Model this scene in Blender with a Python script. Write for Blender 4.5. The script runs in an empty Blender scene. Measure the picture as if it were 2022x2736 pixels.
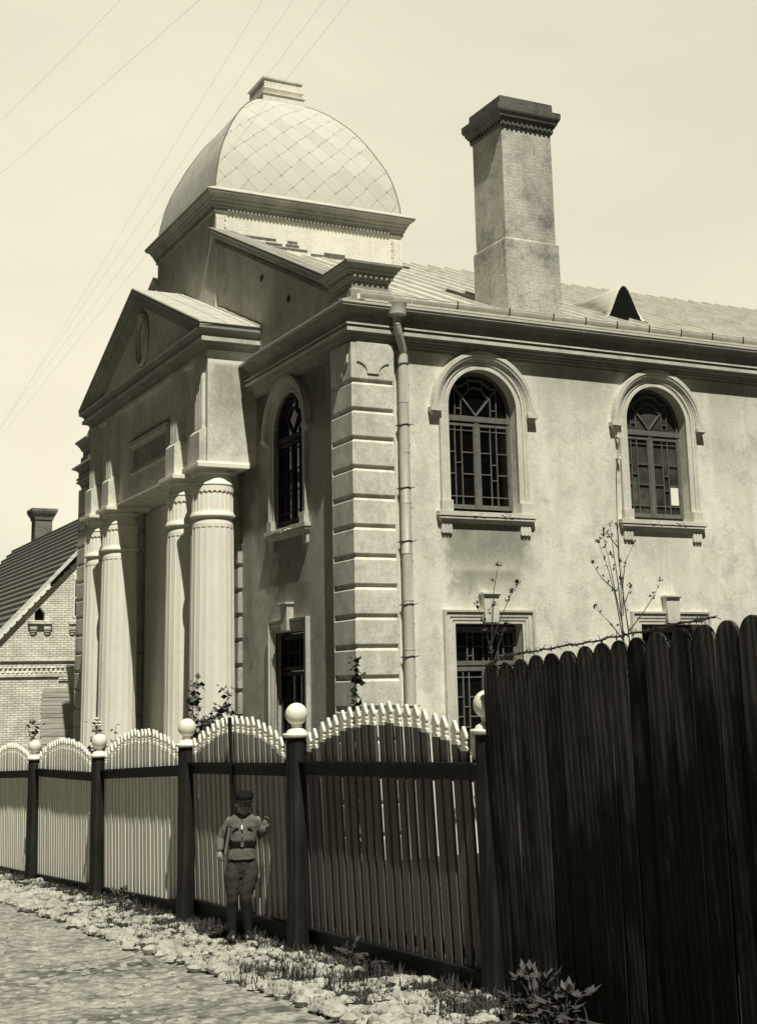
import bpy, bmesh, math, random
from mathutils import Vector, Matrix, noise
from mathutils.geometry import tessellate_polygon
random.seed(7)
sc = bpy.context.scene
COL = sc.collection
PI = math.pi

# ------------------------------------------------------------------ materials
def tint(v, warm=1.0):
    """sepia print tone of grey value v"""
    return (v, v * (1 - 0.030 * warm), v * (1 - 0.155 * warm), 1)

def nmat(name, rough=0.8, spec=0.25):
    m = bpy.data.materials.new(name); m.use_nodes = True
    nt = m.node_tree; b = nt.nodes['Principled BSDF']
    b.inputs['Roughness'].default_value = rough
    b.inputs['Specular IOR Level'].default_value = spec
    return m, nt, b

def N(nt, typ, **kw):
    n = nt.nodes.new(typ)
    for k, v in kw.items():
        if isinstance(v, tuple) and k.startswith('in_'):
            pass
        setattr(n, k, v)
    return n

def math_n(nt, op, a, b=None, clamp=False):
    n = nt.nodes.new('ShaderNodeMath'); n.operation = op; n.use_clamp = clamp
    for i, x in enumerate((a, b)):
        if x is None: continue
        if isinstance(x, (int, float)): n.inputs[i].default_value = x
        else: nt.links.new(x, n.inputs[i])
    return n.outputs[0]

def noise_n(nt, vec, scale, detail=4, rough=0.55, sx=(1, 1, 1), dist=0.0):
    mp = nt.nodes.new('ShaderNodeMapping'); mp.inputs['Scale'].default_value = sx
    nt.links.new(vec, mp.inputs['Vector'])
    n = nt.nodes.new('ShaderNodeTexNoise'); n.inputs['Scale'].default_value = scale
    n.inputs['Detail'].default_value = detail; n.inputs['Roughness'].default_value = rough
    n.inputs['Distortion'].default_value = dist
    nt.links.new(mp.outputs[0], n.inputs['Vector'])
    return n.outputs['Fac']

def ramp(nt, fac, stops):
    r = nt.nodes.new('ShaderNodeValToRGB'); nt.links.new(fac, r.inputs[0])
    e = r.color_ramp.elements
    while len(e) < len(stops): e.new(0.5)
    for el, (p, c) in zip(e, stops):
        el.position = p; el.color = c if isinstance(c, tuple) else tint(c)
    return r.outputs['Color']

def mixc(nt, fac, a, b, mode='MIX'):
    n = nt.nodes.new('ShaderNodeMix'); n.data_type = 'RGBA'; n.blend_type = mode
    if isinstance(fac, (int, float)): n.inputs[0].default_value = fac
    else: nt.links.new(fac, n.inputs[0])
    for i, x in ((6, a), (7, b)):
        if isinstance(x, tuple): n.inputs[i].default_value = x
        else: nt.links.new(x, n.inputs[i])
    return n.outputs[2]

def coords(nt, which='Object'):
    return nt.nodes.new('ShaderNodeTexCoord').outputs[which]

def bump(nt, b, height, strength, dist=0.02):
    n = nt.nodes.new('ShaderNodeBump'); n.inputs['Strength'].default_value = strength
    n.inputs['Distance'].default_value = dist
    nt.links.new(height, n.inputs['Height']); nt.links.new(n.outputs[0], b.inputs['Normal'])

def stucco(name, v, dirt=0.35, streak=0.35, fine=0.12, bs=0.35, rough=0.9, seed=0.0, brick=0.0, stains=()):
    m, nt, b = nmat(name, rough, 0.15)
    c0 = coords(nt)
    off = nt.nodes.new('ShaderNodeMapping'); off.inputs['Location'].default_value = (seed, seed * 1.7, seed * .6)
    nt.links.new(c0, off.inputs['Vector']); c = off.outputs[0]
    big = noise_n(nt, c, 0.55, 5, 0.6)
    med = noise_n(nt, c, 2.6, 6, 0.65, dist=0.6)
    fin = noise_n(nt, c, 28, 4, 0.7)
    st = noise_n(nt, c, 1.5, 6, 0.65, (1, 1, 0.22), .5)
    scr = noise_n(nt, c, 7.5, 6, 0.72, (1, 1, .8), 1.5)
    mixn = math_n(nt, 'ADD', math_n(nt, 'ADD', math_n(nt, 'MULTIPLY', big, 0.36), math_n(nt, 'MULTIPLY', med, 0.36)), math_n(nt, 'MULTIPLY', scr, 0.28))
    base = ramp(nt, mixn, [(0.36, v * (1 - dirt)), (0.46, v * (1 - dirt * .38)), (0.53, v), (0.62, min(v * 1.16, .94))])
    sfac = ramp(nt, st, [(0.36, (1 - streak, 1 - streak, 1 - streak, 1)), (0.60, (1, 1, 1, 1))])
    col = mixc(nt, 1.0, base, sfac, 'MULTIPLY')
    ff = ramp(nt, fin, [(0.30, (1 - fine * 2,) * 3 + (1,)), (0.62, (1 + fine * .25,) * 3 + (1,))])
    col = mixc(nt, 1.0, col, ff, 'MULTIPLY')
    h = math_n(nt, 'ADD', math_n(nt, 'MULTIPLY', fin, 0.5), math_n(nt, 'MULTIPLY', med, 0.8))
    if brick > 0:
        bt = nt.nodes.new('ShaderNodeTexBrick')
        mp = nt.nodes.new('ShaderNodeMapping'); nt.links.new(c0, mp.inputs['Vector'])
        # pick horizontal axis x+y so that both faces get courses
        sep = nt.nodes.new('ShaderNodeSeparateXYZ'); nt.links.new(c0, sep.inputs[0])
        cmb = nt.nodes.new('ShaderNodeCombineXYZ')
        nt.links.new(math_n(nt, 'ADD', sep.outputs[0], sep.outputs[1]), cmb.inputs[0]); nt.links.new(sep.outputs[2], cmb.inputs[1])
        nt.links.new(cmb.outputs[0], bt.inputs['Vector'])
        bt.inputs['Scale'].default_value = 1.0; bt.inputs['Brick Width'].default_value = .27; bt.inputs['Row Height'].default_value = .085
        bt.inputs['Mortar Size'].default_value = .012; bt.inputs['Mortar Smooth'].default_value = .4
        bt.inputs['Color1'].default_value = (1, 1, 1, 1); bt.inputs['Color2'].default_value = (.62, .62, .62, 1); bt.inputs['Mortar'].default_value = (.45, .45, .45, 1)
        msk = math_n(nt, 'MULTIPLY', ramp_f(nt, med, 0.44, 0.58), brick)
        col = mixc(nt, msk, col, mixc(nt, 1.0, col, bt.outputs['Color'], 'MULTIPLY'))
        h = math_n(nt, 'ADD', h, math_n(nt, 'MULTIPLY', bt.outputs['Fac'], math_n(nt, 'MULTIPLY', msk, -.5)))
    if stains:      # damp dirt below sills etc: (axis, a0, a1, z0, z1, amount)
        sp = nt.nodes.new('ShaderNodeSeparateXYZ'); nt.links.new(c0, sp.inputs[0]); wob = math_n(nt, 'MULTIPLY', math_n(nt, 'SUBTRACT', med, .5), 1.1)
        for ax, a0, a1, z0, z1, amt in stains:
            u = math_n(nt, 'ADD', sp.outputs[ax], wob); z = math_n(nt, 'ADD', sp.outputs[2], wob)
            e = .22
            k = math_n(nt, 'MULTIPLY', math_n(nt, 'MULTIPLY', ramp_f(nt, u, a0 - e, a0 + e), ramp_f(nt, u, a1 + e, a1 - e)), math_n(nt, 'MULTIPLY', ramp_f(nt, z, z0 - e * 2, z0 + e * 2), ramp_f(nt, sp.outputs[2], z1 + .05, z1 - .05)))
            col = mixc(nt, math_n(nt, 'MULTIPLY', math_n(nt, 'MULTIPLY', k, ramp_f(nt, st, .15, .5)), amt), col, mixc(nt, 1.0, col, (.36, .37, .35, 1), 'MULTIPLY'))
    nt.links.new(col, b.inputs['Base Color'])
    bump(nt, b, h, bs, 0.03)
    return m

def ramp_f(nt, fac, a, b):
    n = nt.nodes.new('ShaderNodeMapRange'); n.inputs[1].default_value = a; n.inputs[2].default_value = b
    nt.links.new(fac, n.inputs[0]); return n.outputs[0]

def simple(name, v, var=0.25, scale=6, rough=0.7, spec=0.3, bs=0.15, sx=(1, 1, 1), metal=0.0, warm=1.0):
    m, nt, b = nmat(name, rough, spec)
    c = coords(nt)
    n1 = noise_n(nt, c, scale, 5, 0.6, sx); n2 = noise_n(nt, c, scale * 9, 3, 0.6, sx)
    f = math_n(nt, 'ADD', math_n(nt, 'MULTIPLY', n1, .65), math_n(nt, 'MULTIPLY', n2, .35))
    col = ramp(nt, f, [(0.32, tint(v * (1 - var), warm)), (0.5, tint(v, warm)), (0.68, tint(min(.95, v * (1 + var * .6)), warm))])
    oi = nt.nodes.new('ShaderNodeObjectInfo')
    k = nt.nodes.new('ShaderNodeMapRange'); k.inputs[3].default_value = 1 - var * .5; k.inputs[4].default_value = 1 + var * .5
    nt.links.new(oi.outputs['Random'], k.inputs[0])
    col = mixc(nt, 1.0, col, comb3(nt, k.outputs[0]), 'MULTIPLY')
    nt.links.new(col, b.inputs['Base Color']); b.inputs['Metallic'].default_value = metal
    bump(nt, b, f, bs, 0.01)
    return m

def comb3(nt, s):
    n = nt.nodes.new('ShaderNodeCombineColor')
    for i in range(3): nt.links.new(s, n.inputs[i])
    return n.outputs[0]

def wood(name, v, var=0.6, rough=0.75, spec=0.3, light=None, bs=.06):
    """vertical grain with rings and worn patches"""
    m, nt, b = nmat(name, rough, spec)
    c0 = coords(nt)
    oi = nt.nodes.new('ShaderNodeObjectInfo')
    mp = nt.nodes.new('ShaderNodeVectorMath'); mp.operation = 'ADD'; nt.links.new(c0, mp.inputs[0])
    cm = nt.nodes.new('ShaderNodeCombineXYZ')
    r = math_n(nt, 'MULTIPLY', oi.outputs['Random'], 37.0)
    for i in range(3): nt.links.new(r, cm.inputs[i])
    nt.links.new(cm.outputs[0], mp.inputs[1]); c = mp.outputs[0]
    g = noise_n(nt, c, 22, 5, 0.65, (1, 1, 0.05), 0.4)
    w = nt.nodes.new('ShaderNodeTexWave'); w.wave_type = 'RINGS'; w.inputs['Scale'].default_value = 4.5
    w.inputs['Distortion'].default_value = 5; w.inputs['Detail'].default_value = 3; w.inputs['Detail Scale'].default_value = 1.2
    mw = nt.nodes.new('ShaderNodeMapping'); mw.inputs['Scale'].default_value = (1, 1.6, .14); nt.links.new(c, mw.inputs['Vector'])
    nt.links.new(mw.outputs[0], w.inputs['Vector'])
    patch = noise_n(nt, c, 3.2, 5, 0.65, (1, 1, 0.35))
    f = math_n(nt, 'ADD', math_n(nt, 'MULTIPLY', g, .6), math_n(nt, 'MULTIPLY', w.outputs['Fac'], .4))
    hi = light if light else v * (1 + var)
    col = ramp(nt, f, [(0.30, v * (1 - var)), (0.52, v), (0.75, hi)])
    pk = ramp(nt, patch, [(0.38, (.45, .45, .45, 1)), (0.62, (1.25, 1.25, 1.25, 1))])
    col = mixc(nt, 1.0, col, pk, 'MULTIPLY')
    nt.links.new(col, b.inputs['Base Color'])
    bump(nt, b, f, bs, 0.006)
    return m

def dome_mat():
    m, nt, b = nmat('dome_sheet_metal', 0.62, 0.35)
    uv = coords(nt, 'UV')
    sep = nt.nodes.new('ShaderNodeSeparateXYZ'); nt.links.new(uv, sep.inputs[0])
    P = 0.66
    wob = noise_n(nt, uv, 1.3, 3, .5)
    wob = math_n(nt, 'MULTIPLY', math_n(nt, 'SUBTRACT', wob, .5), .16)
    u = math_n(nt, 'ADD', sep.outputs[0], wob); v = math_n(nt, 'SUBTRACT', sep.outputs[1], wob)
    p = math_n(nt, 'DIVIDE', math_n(nt, 'ADD', u, v), P); q = math_n(nt, 'DIVIDE', math_n(nt, 'SUBTRACT', u, v), P)
    fp = math_n(nt, 'FRACT', p); fq = math_n(nt, 'FRACT', q)
    dp = math_n(nt, 'MINIMUM', fp, math_n(nt, 'SUBTRACT', 1, fp)); dq = math_n(nt, 'MINIMUM', fq, math_n(nt, 'SUBTRACT', 1, fq))
    cell = nt.nodes.new('ShaderNodeCombineXYZ')
    nt.links.new(math_n(nt, 'FLOOR', p), cell.inputs[0]); nt.links.new(math_n(nt, 'FLOOR', q), cell.inputs[1])
    wn = nt.nodes.new('ShaderNodeTexWhiteNoise'); wn.noise_dimensions = '2D'; nt.links.new(cell.outputs[0], wn.inputs['Vector'])
    sm = noise_n(nt, uv, 2.2, 5, .6)
    base = ramp(nt, math_n(nt, 'ADD', math_n(nt, 'MULTIPLY', wn.outputs['Value'], .55), math_n(nt, 'MULTIPLY', sm, .45)),
                [(0.12, .52), (0.32, .58), (0.6, .62), (0.9, .64)])
    # seams strength varies
    e1 = math_n(nt, 'LESS_THAN', dp, 0.020); e2 = math_n(nt, 'LESS_THAN', dq, 0.026)
    nv = noise_n(nt, uv, 3.1, 3, .5)
    seam = math_n(nt, 'MULTIPLY', math_n(nt, 'MAXIMUM', e1, e2), ramp_f(nt, nv, .25, .7))
    knot = math_n(nt, 'LESS_THAN', math_n(nt, 'ADD', dp, dq), 0.085)
    line = math_n(nt, 'MAXIMUM', math_n(nt, 'MULTIPLY', seam, .8), math_n(nt, 'MULTIPLY', knot, .8))
    col = mixc(nt, math_n(nt, 'MULTIPLY', line, .85), base, tint(.15))
    nt.links.new(col, b.inputs['Base Color'])
    hh = math_n(nt, 'ADD', math_n(nt, 'MULTIPLY', fp, .35), math_n(nt, 'MULTIPLY', sm, .5))
    bump(nt, b, hh, 0.25, 0.03)
    return m

def brick_mat(name, v, row=.085, width=.27, contrast=.35, rough=.9):
    m, nt, b = nmat(name, rough, .15)
    c = coords(nt); sep = nt.nodes.new('ShaderNodeSeparateXYZ'); nt.links.new(c, sep.inputs[0])
    cmb = nt.nodes.new('ShaderNodeCombineXYZ')
    nt.links.new(math_n(nt, 'ADD', sep.outputs[0], sep.outputs[1]), cmb.inputs[0]); nt.links.new(sep.outputs[2], cmb.inputs[1])
    bt = nt.nodes.new('ShaderNodeTexBrick'); nt.links.new(cmb.outputs[0], bt.inputs['Vector'])
    bt.inputs['Scale'].default_value = 1; bt.inputs['Brick Width'].default_value = width; bt.inputs['Row Height'].default_value = row
    bt.inputs['Mortar Size'].default_value = .013; bt.inputs['Mortar Smooth'].default_value = .3
    bt.inputs['Color1'].default_value = tint(v * 1.1); bt.inputs['Color2'].default_value = tint(v * (1 - contrast * .5)); bt.inputs['Mortar'].default_value = tint(v * .45)
    n = noise_n(nt, c, 1.6, 6, .65)
    k = ramp(nt, n, [(.32, (.68, .68, .68, 1)), (.6, (1.1, 1.1, 1.1, 1))])
    nt.links.new(mixc(nt, 1.0, bt.outputs['Color'], k, 'MULTIPLY'), b.inputs['Base Color'])
    bump(nt, b, math_n(nt, 'SUBTRACT', n, bt.outputs['Fac']), .5, .015)
    return m

def glass_mat(name, v, rough):
    m, nt, b = nmat(name, rough, .5)
    c = coords(nt); n = noise_n(nt, c, 1.4, 4, .6)
    nt.links.new(ramp(nt, n, [(.35, v * .4), (.6, v), (.8, v * 2.2)]), b.inputs['Base Color'])
    bump(nt, b, noise_n(nt, c, 2.5, 2, .5), .06, .02)
    return m

def ground_mat(name, v, kind):
    m, nt, b = nmat(name, .95, .1)
    c = coords(nt)
    big = noise_n(nt, c, .7, 6, .65); med = noise_n(nt, c, 4.0, 6, .7, dist=.8); fin = noise_n(nt, c, 30, 4, .7)
    vo = nt.nodes.new('ShaderNodeTexVoronoi'); vo.inputs['Scale'].default_value = 7.5 if kind == 'road' else 12
    nt.links.new(c, vo.inputs['Vector'])
    f = math_n(nt, 'ADD', math_n(nt, 'MULTIPLY', big, .45), math_n(nt, 'MULTIPLY', med, .55))
    lo = .30 if kind == 'road' else .45
    col = ramp(nt, f, [(.38, v * lo * .8), (.46, v * .58), (.53, v * .95), (.66, v * 1.25)])
    sp = ramp(nt, fin, [(.33, (.55, .55, .55, 1)), (.55, (1.08, 1.08, 1.08, 1))])
    col = mixc(nt, 1.0, col, sp, 'MULTIPLY')
    st = ramp(nt, vo.outputs['Distance'], [(.15, (1.12, 1.12, 1.12, 1)), (.62, (.66, .66, .66, 1))])
    col = mixc(nt, .8 if kind == 'road' else .4, col, mixc(nt, 1.0, col, st, 'MULTIPLY'))
    nt.links.new(col, b.inputs['Base Color'])
    h = math_n(nt, 'ADD', math_n(nt, 'MULTIPLY', fin, .5), math_n(nt, 'MULTIPLY', vo.outputs['Distance'], -1.2))
    bump(nt, b, h, .8, .04)
    return m

M = {}
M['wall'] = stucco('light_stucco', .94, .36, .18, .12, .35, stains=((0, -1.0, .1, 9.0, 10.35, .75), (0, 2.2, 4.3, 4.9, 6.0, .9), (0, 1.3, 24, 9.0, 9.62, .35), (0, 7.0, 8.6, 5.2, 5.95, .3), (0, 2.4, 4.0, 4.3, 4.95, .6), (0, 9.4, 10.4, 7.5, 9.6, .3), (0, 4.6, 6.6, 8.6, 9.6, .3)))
M['front'] = stucco('shaded_weathered_front_stucco', .50, .48, .16, .12, .3, seed=11, stains=((1, 1.0, 5.8, 8.3, 9.6, .8), (1, 2.9, 4.7, 4.6, 6.0, .7), (1, 2.6, 4.9, 4.2, 4.9, .4), (1, 4.9, 5.8, 5.5, 9.6, .6)))  # older dirt, plus the front's shade put into the darker colour
M['quoin'] = stucco('quoin_stucco', .82, .46, .22, .12, .3, seed=4)
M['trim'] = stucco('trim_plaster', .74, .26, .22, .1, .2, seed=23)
M['front_trim'] = stucco('front_trim_plaster', .60, .36, .2, .1, .2, seed=29)  # copy of the trim with the front's shade put into its tone
M['cornice'] = stucco('cornice_plaster', .37, .40, .16, .12, .2, seed=31)  # tone lowered so the cove shade sits in the colour
M['plaque'] = stucco('darkened_plaque', .42, .4, .2, .1, .2, seed=87)
M['portico'] = stucco('weathered_portico_stucco', .80, .40, .14, .10, .25, seed=19)
M['attic'] = stucco('shaded_attic_stucco', .54, .38, .16, .10, .25, seed=47)  # shade of the front gable put into the colour
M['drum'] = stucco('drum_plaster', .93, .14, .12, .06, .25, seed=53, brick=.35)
M['column'] = stucco('column_plaster', .95, .12, .12, .05, .15, seed=61)
M['chimney'] = stucco('chimney_render', .74, .66, .25, .2, .6, seed=71, brick=.16)
M['soot_and_shade'] = stucco('soot_and_shade_plaster', .18, .5, .3, .2, .5, seed=77)  # soot on the chimney cap; also painted shade on tablet and medallion
M['metal'] = simple('galvanised_roof_sheet', .57, .26, 1.6, .55, .3, .1)
M['zinc'] = simple('zinc_pipe', .60, .22, 3, .5, .35, .06, (1, 1, .4))
M['darkmetal'] = simple('dark_iron', .05, .4, 8, .6, .3, .1)
M['dome'] = dome_mat()
M['frame'] = simple('weathered_window_paint', .14, .4, 7, .7, .3, .25)
M['frame_dark'] = simple('shaded_window_paint', .03, .4, 7, .8, .15, .2)  # frame paint copy, darkened to hold the shade of the front windows
M['glass'] = glass_mat('dark_window_glass', .004, .10)
M['glass_grey'] = glass_mat('grey_reflection_glass', .075, .25)  # grey base colour stands in for a reflection in the panes
M['dark'] = simple('unlit_interior', .012, .3, 3, .9, .05, .05)
M['paper'] = simple('white_paper', .85, .05, 6, .8, .1, .02)
M['fence_dark'] = wood('dark_fence_paint', .016, .45, .6, .25)
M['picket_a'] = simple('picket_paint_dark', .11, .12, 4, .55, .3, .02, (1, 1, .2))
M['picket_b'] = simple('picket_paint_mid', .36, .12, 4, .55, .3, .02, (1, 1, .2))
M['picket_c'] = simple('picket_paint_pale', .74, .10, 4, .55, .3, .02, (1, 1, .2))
M['white'] = simple('white_paint', .84, .10, 9, .5, .3, .08)
def plank_mat():
    m, nt, b = nmat('dark_rough_plank', .8, .12)
    c0 = coords(nt); oi = nt.nodes.new('ShaderNodeObjectInfo'); cm = nt.nodes.new('ShaderNodeCombineXYZ')
    r = math_n(nt, 'MULTIPLY', oi.outputs['Random'], 37.0)
    for i in range(2): nt.links.new(r, cm.inputs[i])
    va = nt.nodes.new('ShaderNodeVectorMath'); va.operation = 'ADD'; nt.links.new(c0, va.inputs[0]); nt.links.new(cm.outputs[0], va.inputs[1]); c = va.outputs[0]
    g = noise_n(nt, c, 9, 7, .7, (1, 1, .30), 1.8)
    w = nt.nodes.new('ShaderNodeTexWave'); w.wave_type = 'RINGS'; w.inputs['Scale'].default_value = 3.2; w.inputs['Distortion'].default_value = 7; w.inputs['Detail'].default_value = 3
    mw = nt.nodes.new('ShaderNodeMapping'); mw.inputs['Scale'].default_value = (1, 1.5, .12); nt.links.new(c, mw.inputs['Vector']); nt.links.new(mw.outputs[0], w.inputs['Vector'])
    sep = nt.nodes.new('ShaderNodeSeparateXYZ'); nt.links.new(c0, sep.inputs[0])
    top = ramp_f(nt, sep.outputs[2], .9, 2.7)
    worn = noise_n(nt, c, 2.4, 6, .7, (1, 1, .3))
    wf = ramp_f(nt, math_n(nt, 'ADD', math_n(nt, 'ADD', worn, math_n(nt, 'MULTIPLY', top, .20)), math_n(nt, 'MULTIPLY', math_n(nt, 'SUBTRACT', oi.outputs['Random'], .5), .14)), .50, .72)
    base = ramp(nt, math_n(nt, 'ADD', math_n(nt, 'MULTIPLY', g, .65), math_n(nt, 'MULTIPLY', w.outputs['Fac'], .35)), [(.3, .007), (.55, .011), (.8, .018)])
    hi = ramp(nt, math_n(nt, 'ADD', math_n(nt, 'MULTIPLY', g, .5), math_n(nt, 'MULTIPLY', w.outputs['Fac'], .5)), [(.3, .055), (.6, .10), (.8, .15)])
    nt.links.new(mixc(nt, math_n(nt, 'MULTIPLY', wf, .8), base, hi), b.inputs['Base Color'])
    bump(nt, b, g, .15, .008)
    return m
M['plank'] = plank_mat() if True else wood('dark_rough_plank', .026, .7, .75, .15, light=.10, bs=.12)
M['branch'] = simple('thin_bark', .06, .4, 20, .9, .1, .3)
M['leaf'] = simple('leaf_green', .085, .5, 14, .6, .3, .1, warm=.8)
M['leaf_dark'] = simple('dark_leaf', .035, .5, 14, .55, .35, .1, warm=.8)
M['leaf_weed'] = simple('weed_leaf', .06, .4, 14, .6, .3, .1, warm=.8)
M['flower'] = simple('white_blossom', .8, .1, 9, .7, .2, .05)
M['road'] = ground_mat('dusty_street', .46, 'road')
M['earth'] = ground_mat('dry_earth', .10, 'yard')
M['verge'] = ground_mat('verge_earth', .12, 'yard')
M['stone'] = simple('pale_cobble', .33, .6, 5, .9, .15, .5)
M['street_stone'] = simple('worn_street_stone', .36, .5, 4, .9, .1, .4)
M['grass'] = simple('dry_grass', .055, .5, 9, .8, .15, .1, warm=.9)
M['brick'] = brick_mat('pale_brick', .84, contrast=.28)
M['brick_dark'] = brick_mat('sooty_brick', .26)
M['tile'] = simple('clay_roof_tile', .15, .3, 3, .8, .2, .3)
M['boards'] = simple('weathered_boards', .60, .45, 3, .85, .15, .35, (.25, 1, 4))
M['skin'] = simple('skin', .22, .12, 10, .5, .35, .05)
M['tunic'] = simple('pale_cotton_cloth', .12, .25, 9, .9, .1, .2)
M['breeches'] = simple('mid_grey_cloth', .045, .25, 9, .9, .1, .2)
M['black'] = simple('black_leather', .009, .4, 12, .8, .15, .1)
M['boot'] = simple('scuffed_boot', .014, .5, 14, .6, .3, .2)
M['hair'] = simple('dark_hair', .015, .3, 40, .6, .3, .2)
M['brass'] = simple('worn_brass', .16, .2, 20, .4, .5, .1)
M['wire'] = simple('overhead_wire_metal', .5, .1, 5, .6, .3, .0)

# ------------------------------------------------------------------ mesh building
ORIG = {}
def wpos(o):
    return ORIG.get(o.name, Vector((0, 0, 0)))

class MB:
    def __init__(s): s.v = []; s.f = []; s.m = []; s.s = []; s.uv = None
    def add(s, vs, fs, mi=0, smooth=False):
        k = len(s.v); s.v += [Vector(v) for v in vs]
        for f in fs:
            s.f.append([i + k for i in f]); s.m.append(mi); s.s.append(smooth)
        return s
    def box(s, x0, y0, z0, x1, y1, z1, mi=0):
        x0, x1 = sorted((x0, x1)); y0, y1 = sorted((y0, y1)); z0, z1 = sorted((z0, z1))
        v = [(x, y, z) for z in (z0, z1) for y in (y0, y1) for x in (x0, x1)]
        return s.add(v, [(0, 2, 3, 1), (4, 5, 7, 6), (0, 1, 5, 4), (2, 6, 7, 3), (0, 4, 6, 2), (1, 3, 7, 5)], mi)
    def prism(s, poly, vec, mi=0):
        n = len(poly); vec = Vector(vec); p = [Vector(q) for q in poly]
        v = p + [q + vec for q in p]
        tri = tessellate_polygon([p]) if n > 4 else None
        fs = [(i, (i + 1) % n, (i + 1) % n + n, i + n) for i in range(n)]
        if tri: fs += [tuple(t) for t in tri] + [tuple(i + n for i in reversed(t)) for t in tri]
        else: fs += [tuple(range(n))[::-1], tuple(range(n, 2 * n))]
        return s.add(v, fs, mi)
    def tube(s, pts, r, n=8, mi=0, caps=True, smooth=True):
        pts = [Vector(p) for p in pts]; rs = r if isinstance(r, (list, tuple)) else [r] * len(pts)
        vs = []; up = None
        for i, p in enumerate(pts):
            a = pts[max(i - 1, 0)]; c = pts[min(i + 1, len(pts) - 1)]
            t = (c - a).normalized()
            if up is None:
                up = t.orthogonal().normalized()
            else:
                up = (up - t * up.dot(t)); up = up.normalized() if up.length > 1e-6 else t.orthogonal().normalized()
            w = t.cross(up)
            for k in range(n):
                an = 2 * PI * k / n
                vs.append(p + (up * math.cos(an) + w * math.sin(an)) * rs[i])
        fs = [(i * n + k, i * n + (k + 1) % n, (i + 1) * n + (k + 1) % n, (i + 1) * n + k) for i in range(len(pts) - 1) for k in range(n)]
        if caps: fs += [tuple(range(n))[::-1], tuple(range((len(pts) - 1) * n, len(pts) * n))]
        return s.add(vs, fs, mi, smooth)
    def lathe(s, c, prof, n=24, mi=0, smooth=True, sx=1, sy=1):
        """prof: (r,z) from bottom to top about vertical axis through c (x,y)"""
        vs = []
        for r, z in prof:
            for k in range(n):
                a = 2 * PI * k / n; vs.append((c[0] + r * sx * math.cos(a), c[1] + r * sy * math.sin(a), z))
        L = len(prof)
        fs = [(i * n + k, i * n + (k + 1) % n, (i + 1) * n + (k + 1) % n, (i + 1) * n + k) for i in range(L - 1) for k in range(n)]
        fs += [tuple(range(n))[::-1], tuple(range((L - 1) * n, L * n))]
        return s.add(vs, fs, mi, smooth)
    def loft(s, rings, mi=0, smooth=True):
        n = len(rings[0]); vs = [p for r in rings for p in r]; L = len(rings)
        fs = [(i * n + k, i * n + (k + 1) % n, (i + 1) * n + (k + 1) % n, (i + 1) * n + k) for i in range(L - 1) for k in range(n)]
        fs += [tuple(range(n))[::-1], tuple(range((L - 1) * n, L * n))]
        return s.add(vs, fs, mi, smooth)
    def sphere(s, c, r, n=24, m=14, mi=0, sc_=(1, 1, 1)):
        vs = [(c[0], c[1], c[2] - r * sc_[2])]
        for i in range(1, m):
            a = -PI / 2 + PI * i / m
            for k in range(n):
                b = 2 * PI * k / n
                vs.append((c[0] + r * sc_[0] * math.cos(a) * math.cos(b), c[1] + r * sc_[1] * math.cos(a) * math.sin(b), c[2] + r * sc_[2] * math.sin(a)))
        vs.append((c[0], c[1], c[2] + r * sc_[2])); e = len(vs) - 1
        fs = [(0, 1 + (k + 1) % n, 1 + k) for k in range(n)]
        for i in range(m - 2):
            for k in range(n):
                a = 1 + i * n; fs.append((a + k, a + (k + 1) % n, a + n + (k + 1) % n, a + n + k))
        a = 1 + (m - 2) * n
        fs += [(a + k, a + (k + 1) % n, e) for k in range(n)]
        return s.add(vs, fs, mi, True)
    def mould(s, path, prof, mi=0, closed=False):
        """sweep a moulding profile (o outward, z) along XY path; outward is right of travel"""
        n = len(path); P = [Vector((p[0], p[1])) for p in path]; rows = []
        for i in range(n):
            if closed: a, c = P[i - 1], P[(i + 1) % n]
            else: a, c = P[max(i - 1, 0)], P[min(i + 1, n - 1)]
            d1 = (P[i] - a); d2 = (c - P[i])
            if d1.length < 1e-9: d1 = d2
            if d2.length < 1e-9: d2 = d1
            d1.normalize(); d2.normalize()
            n1 = Vector((d1.y, -d1.x)); n2 = Vector((d2.y, -d2.x))
            k = n1 + n2; k = k / (k.length_squared / 2) if k.length > 1e-6 else n1
            rows.append([(P[i].x + k.x * o, P[i].y + k.y * o, z) for o, z in prof])
        L = len(prof); vs = [p for r in rows for p in r]
        fs = []
        for i in range(n if closed else n - 1):
            j = (i + 1) % n
            for q in range(L - 1):
                fs.append((i * L + q, j * L + q, j * L + q + 1, i * L + q + 1))
            fs.append((i * L + L - 1, j * L + L - 1, j * L, i * L))
        k0 = len(s.v); s.add(vs, fs, mi)
        if not closed:
            for row in (0, n - 1):
                tri = tessellate_polygon([[Vector((p[0], p[1], 0)) for p in prof]])
                s.add(rows[row], [tuple(t) for t in tri], mi)
        return s
    def rake(s, A, B, xf, prof, mi=0, back=0.0):
        """raking moulding: ends at A,B (y,z); profile (o toward -x, dz)"""
        vs = [(xf - o, A[0], A[1] + dz) for o, dz in prof] + [(xf - o, B[0], B[1] + dz) for o, dz in prof]
        L = len(prof)
        fs = [(i, (i + 1) % L, (i + 1) % L + L, i + L) for i in range(L)]
        tri = tessellate_polygon([[Vector((p[0], p[1], 0)) for p in prof]])
        fs += [tuple(t) for t in tri] + [tuple(i + L for i in t) for t in tri]
        return s.add(vs, fs, mi)
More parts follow.
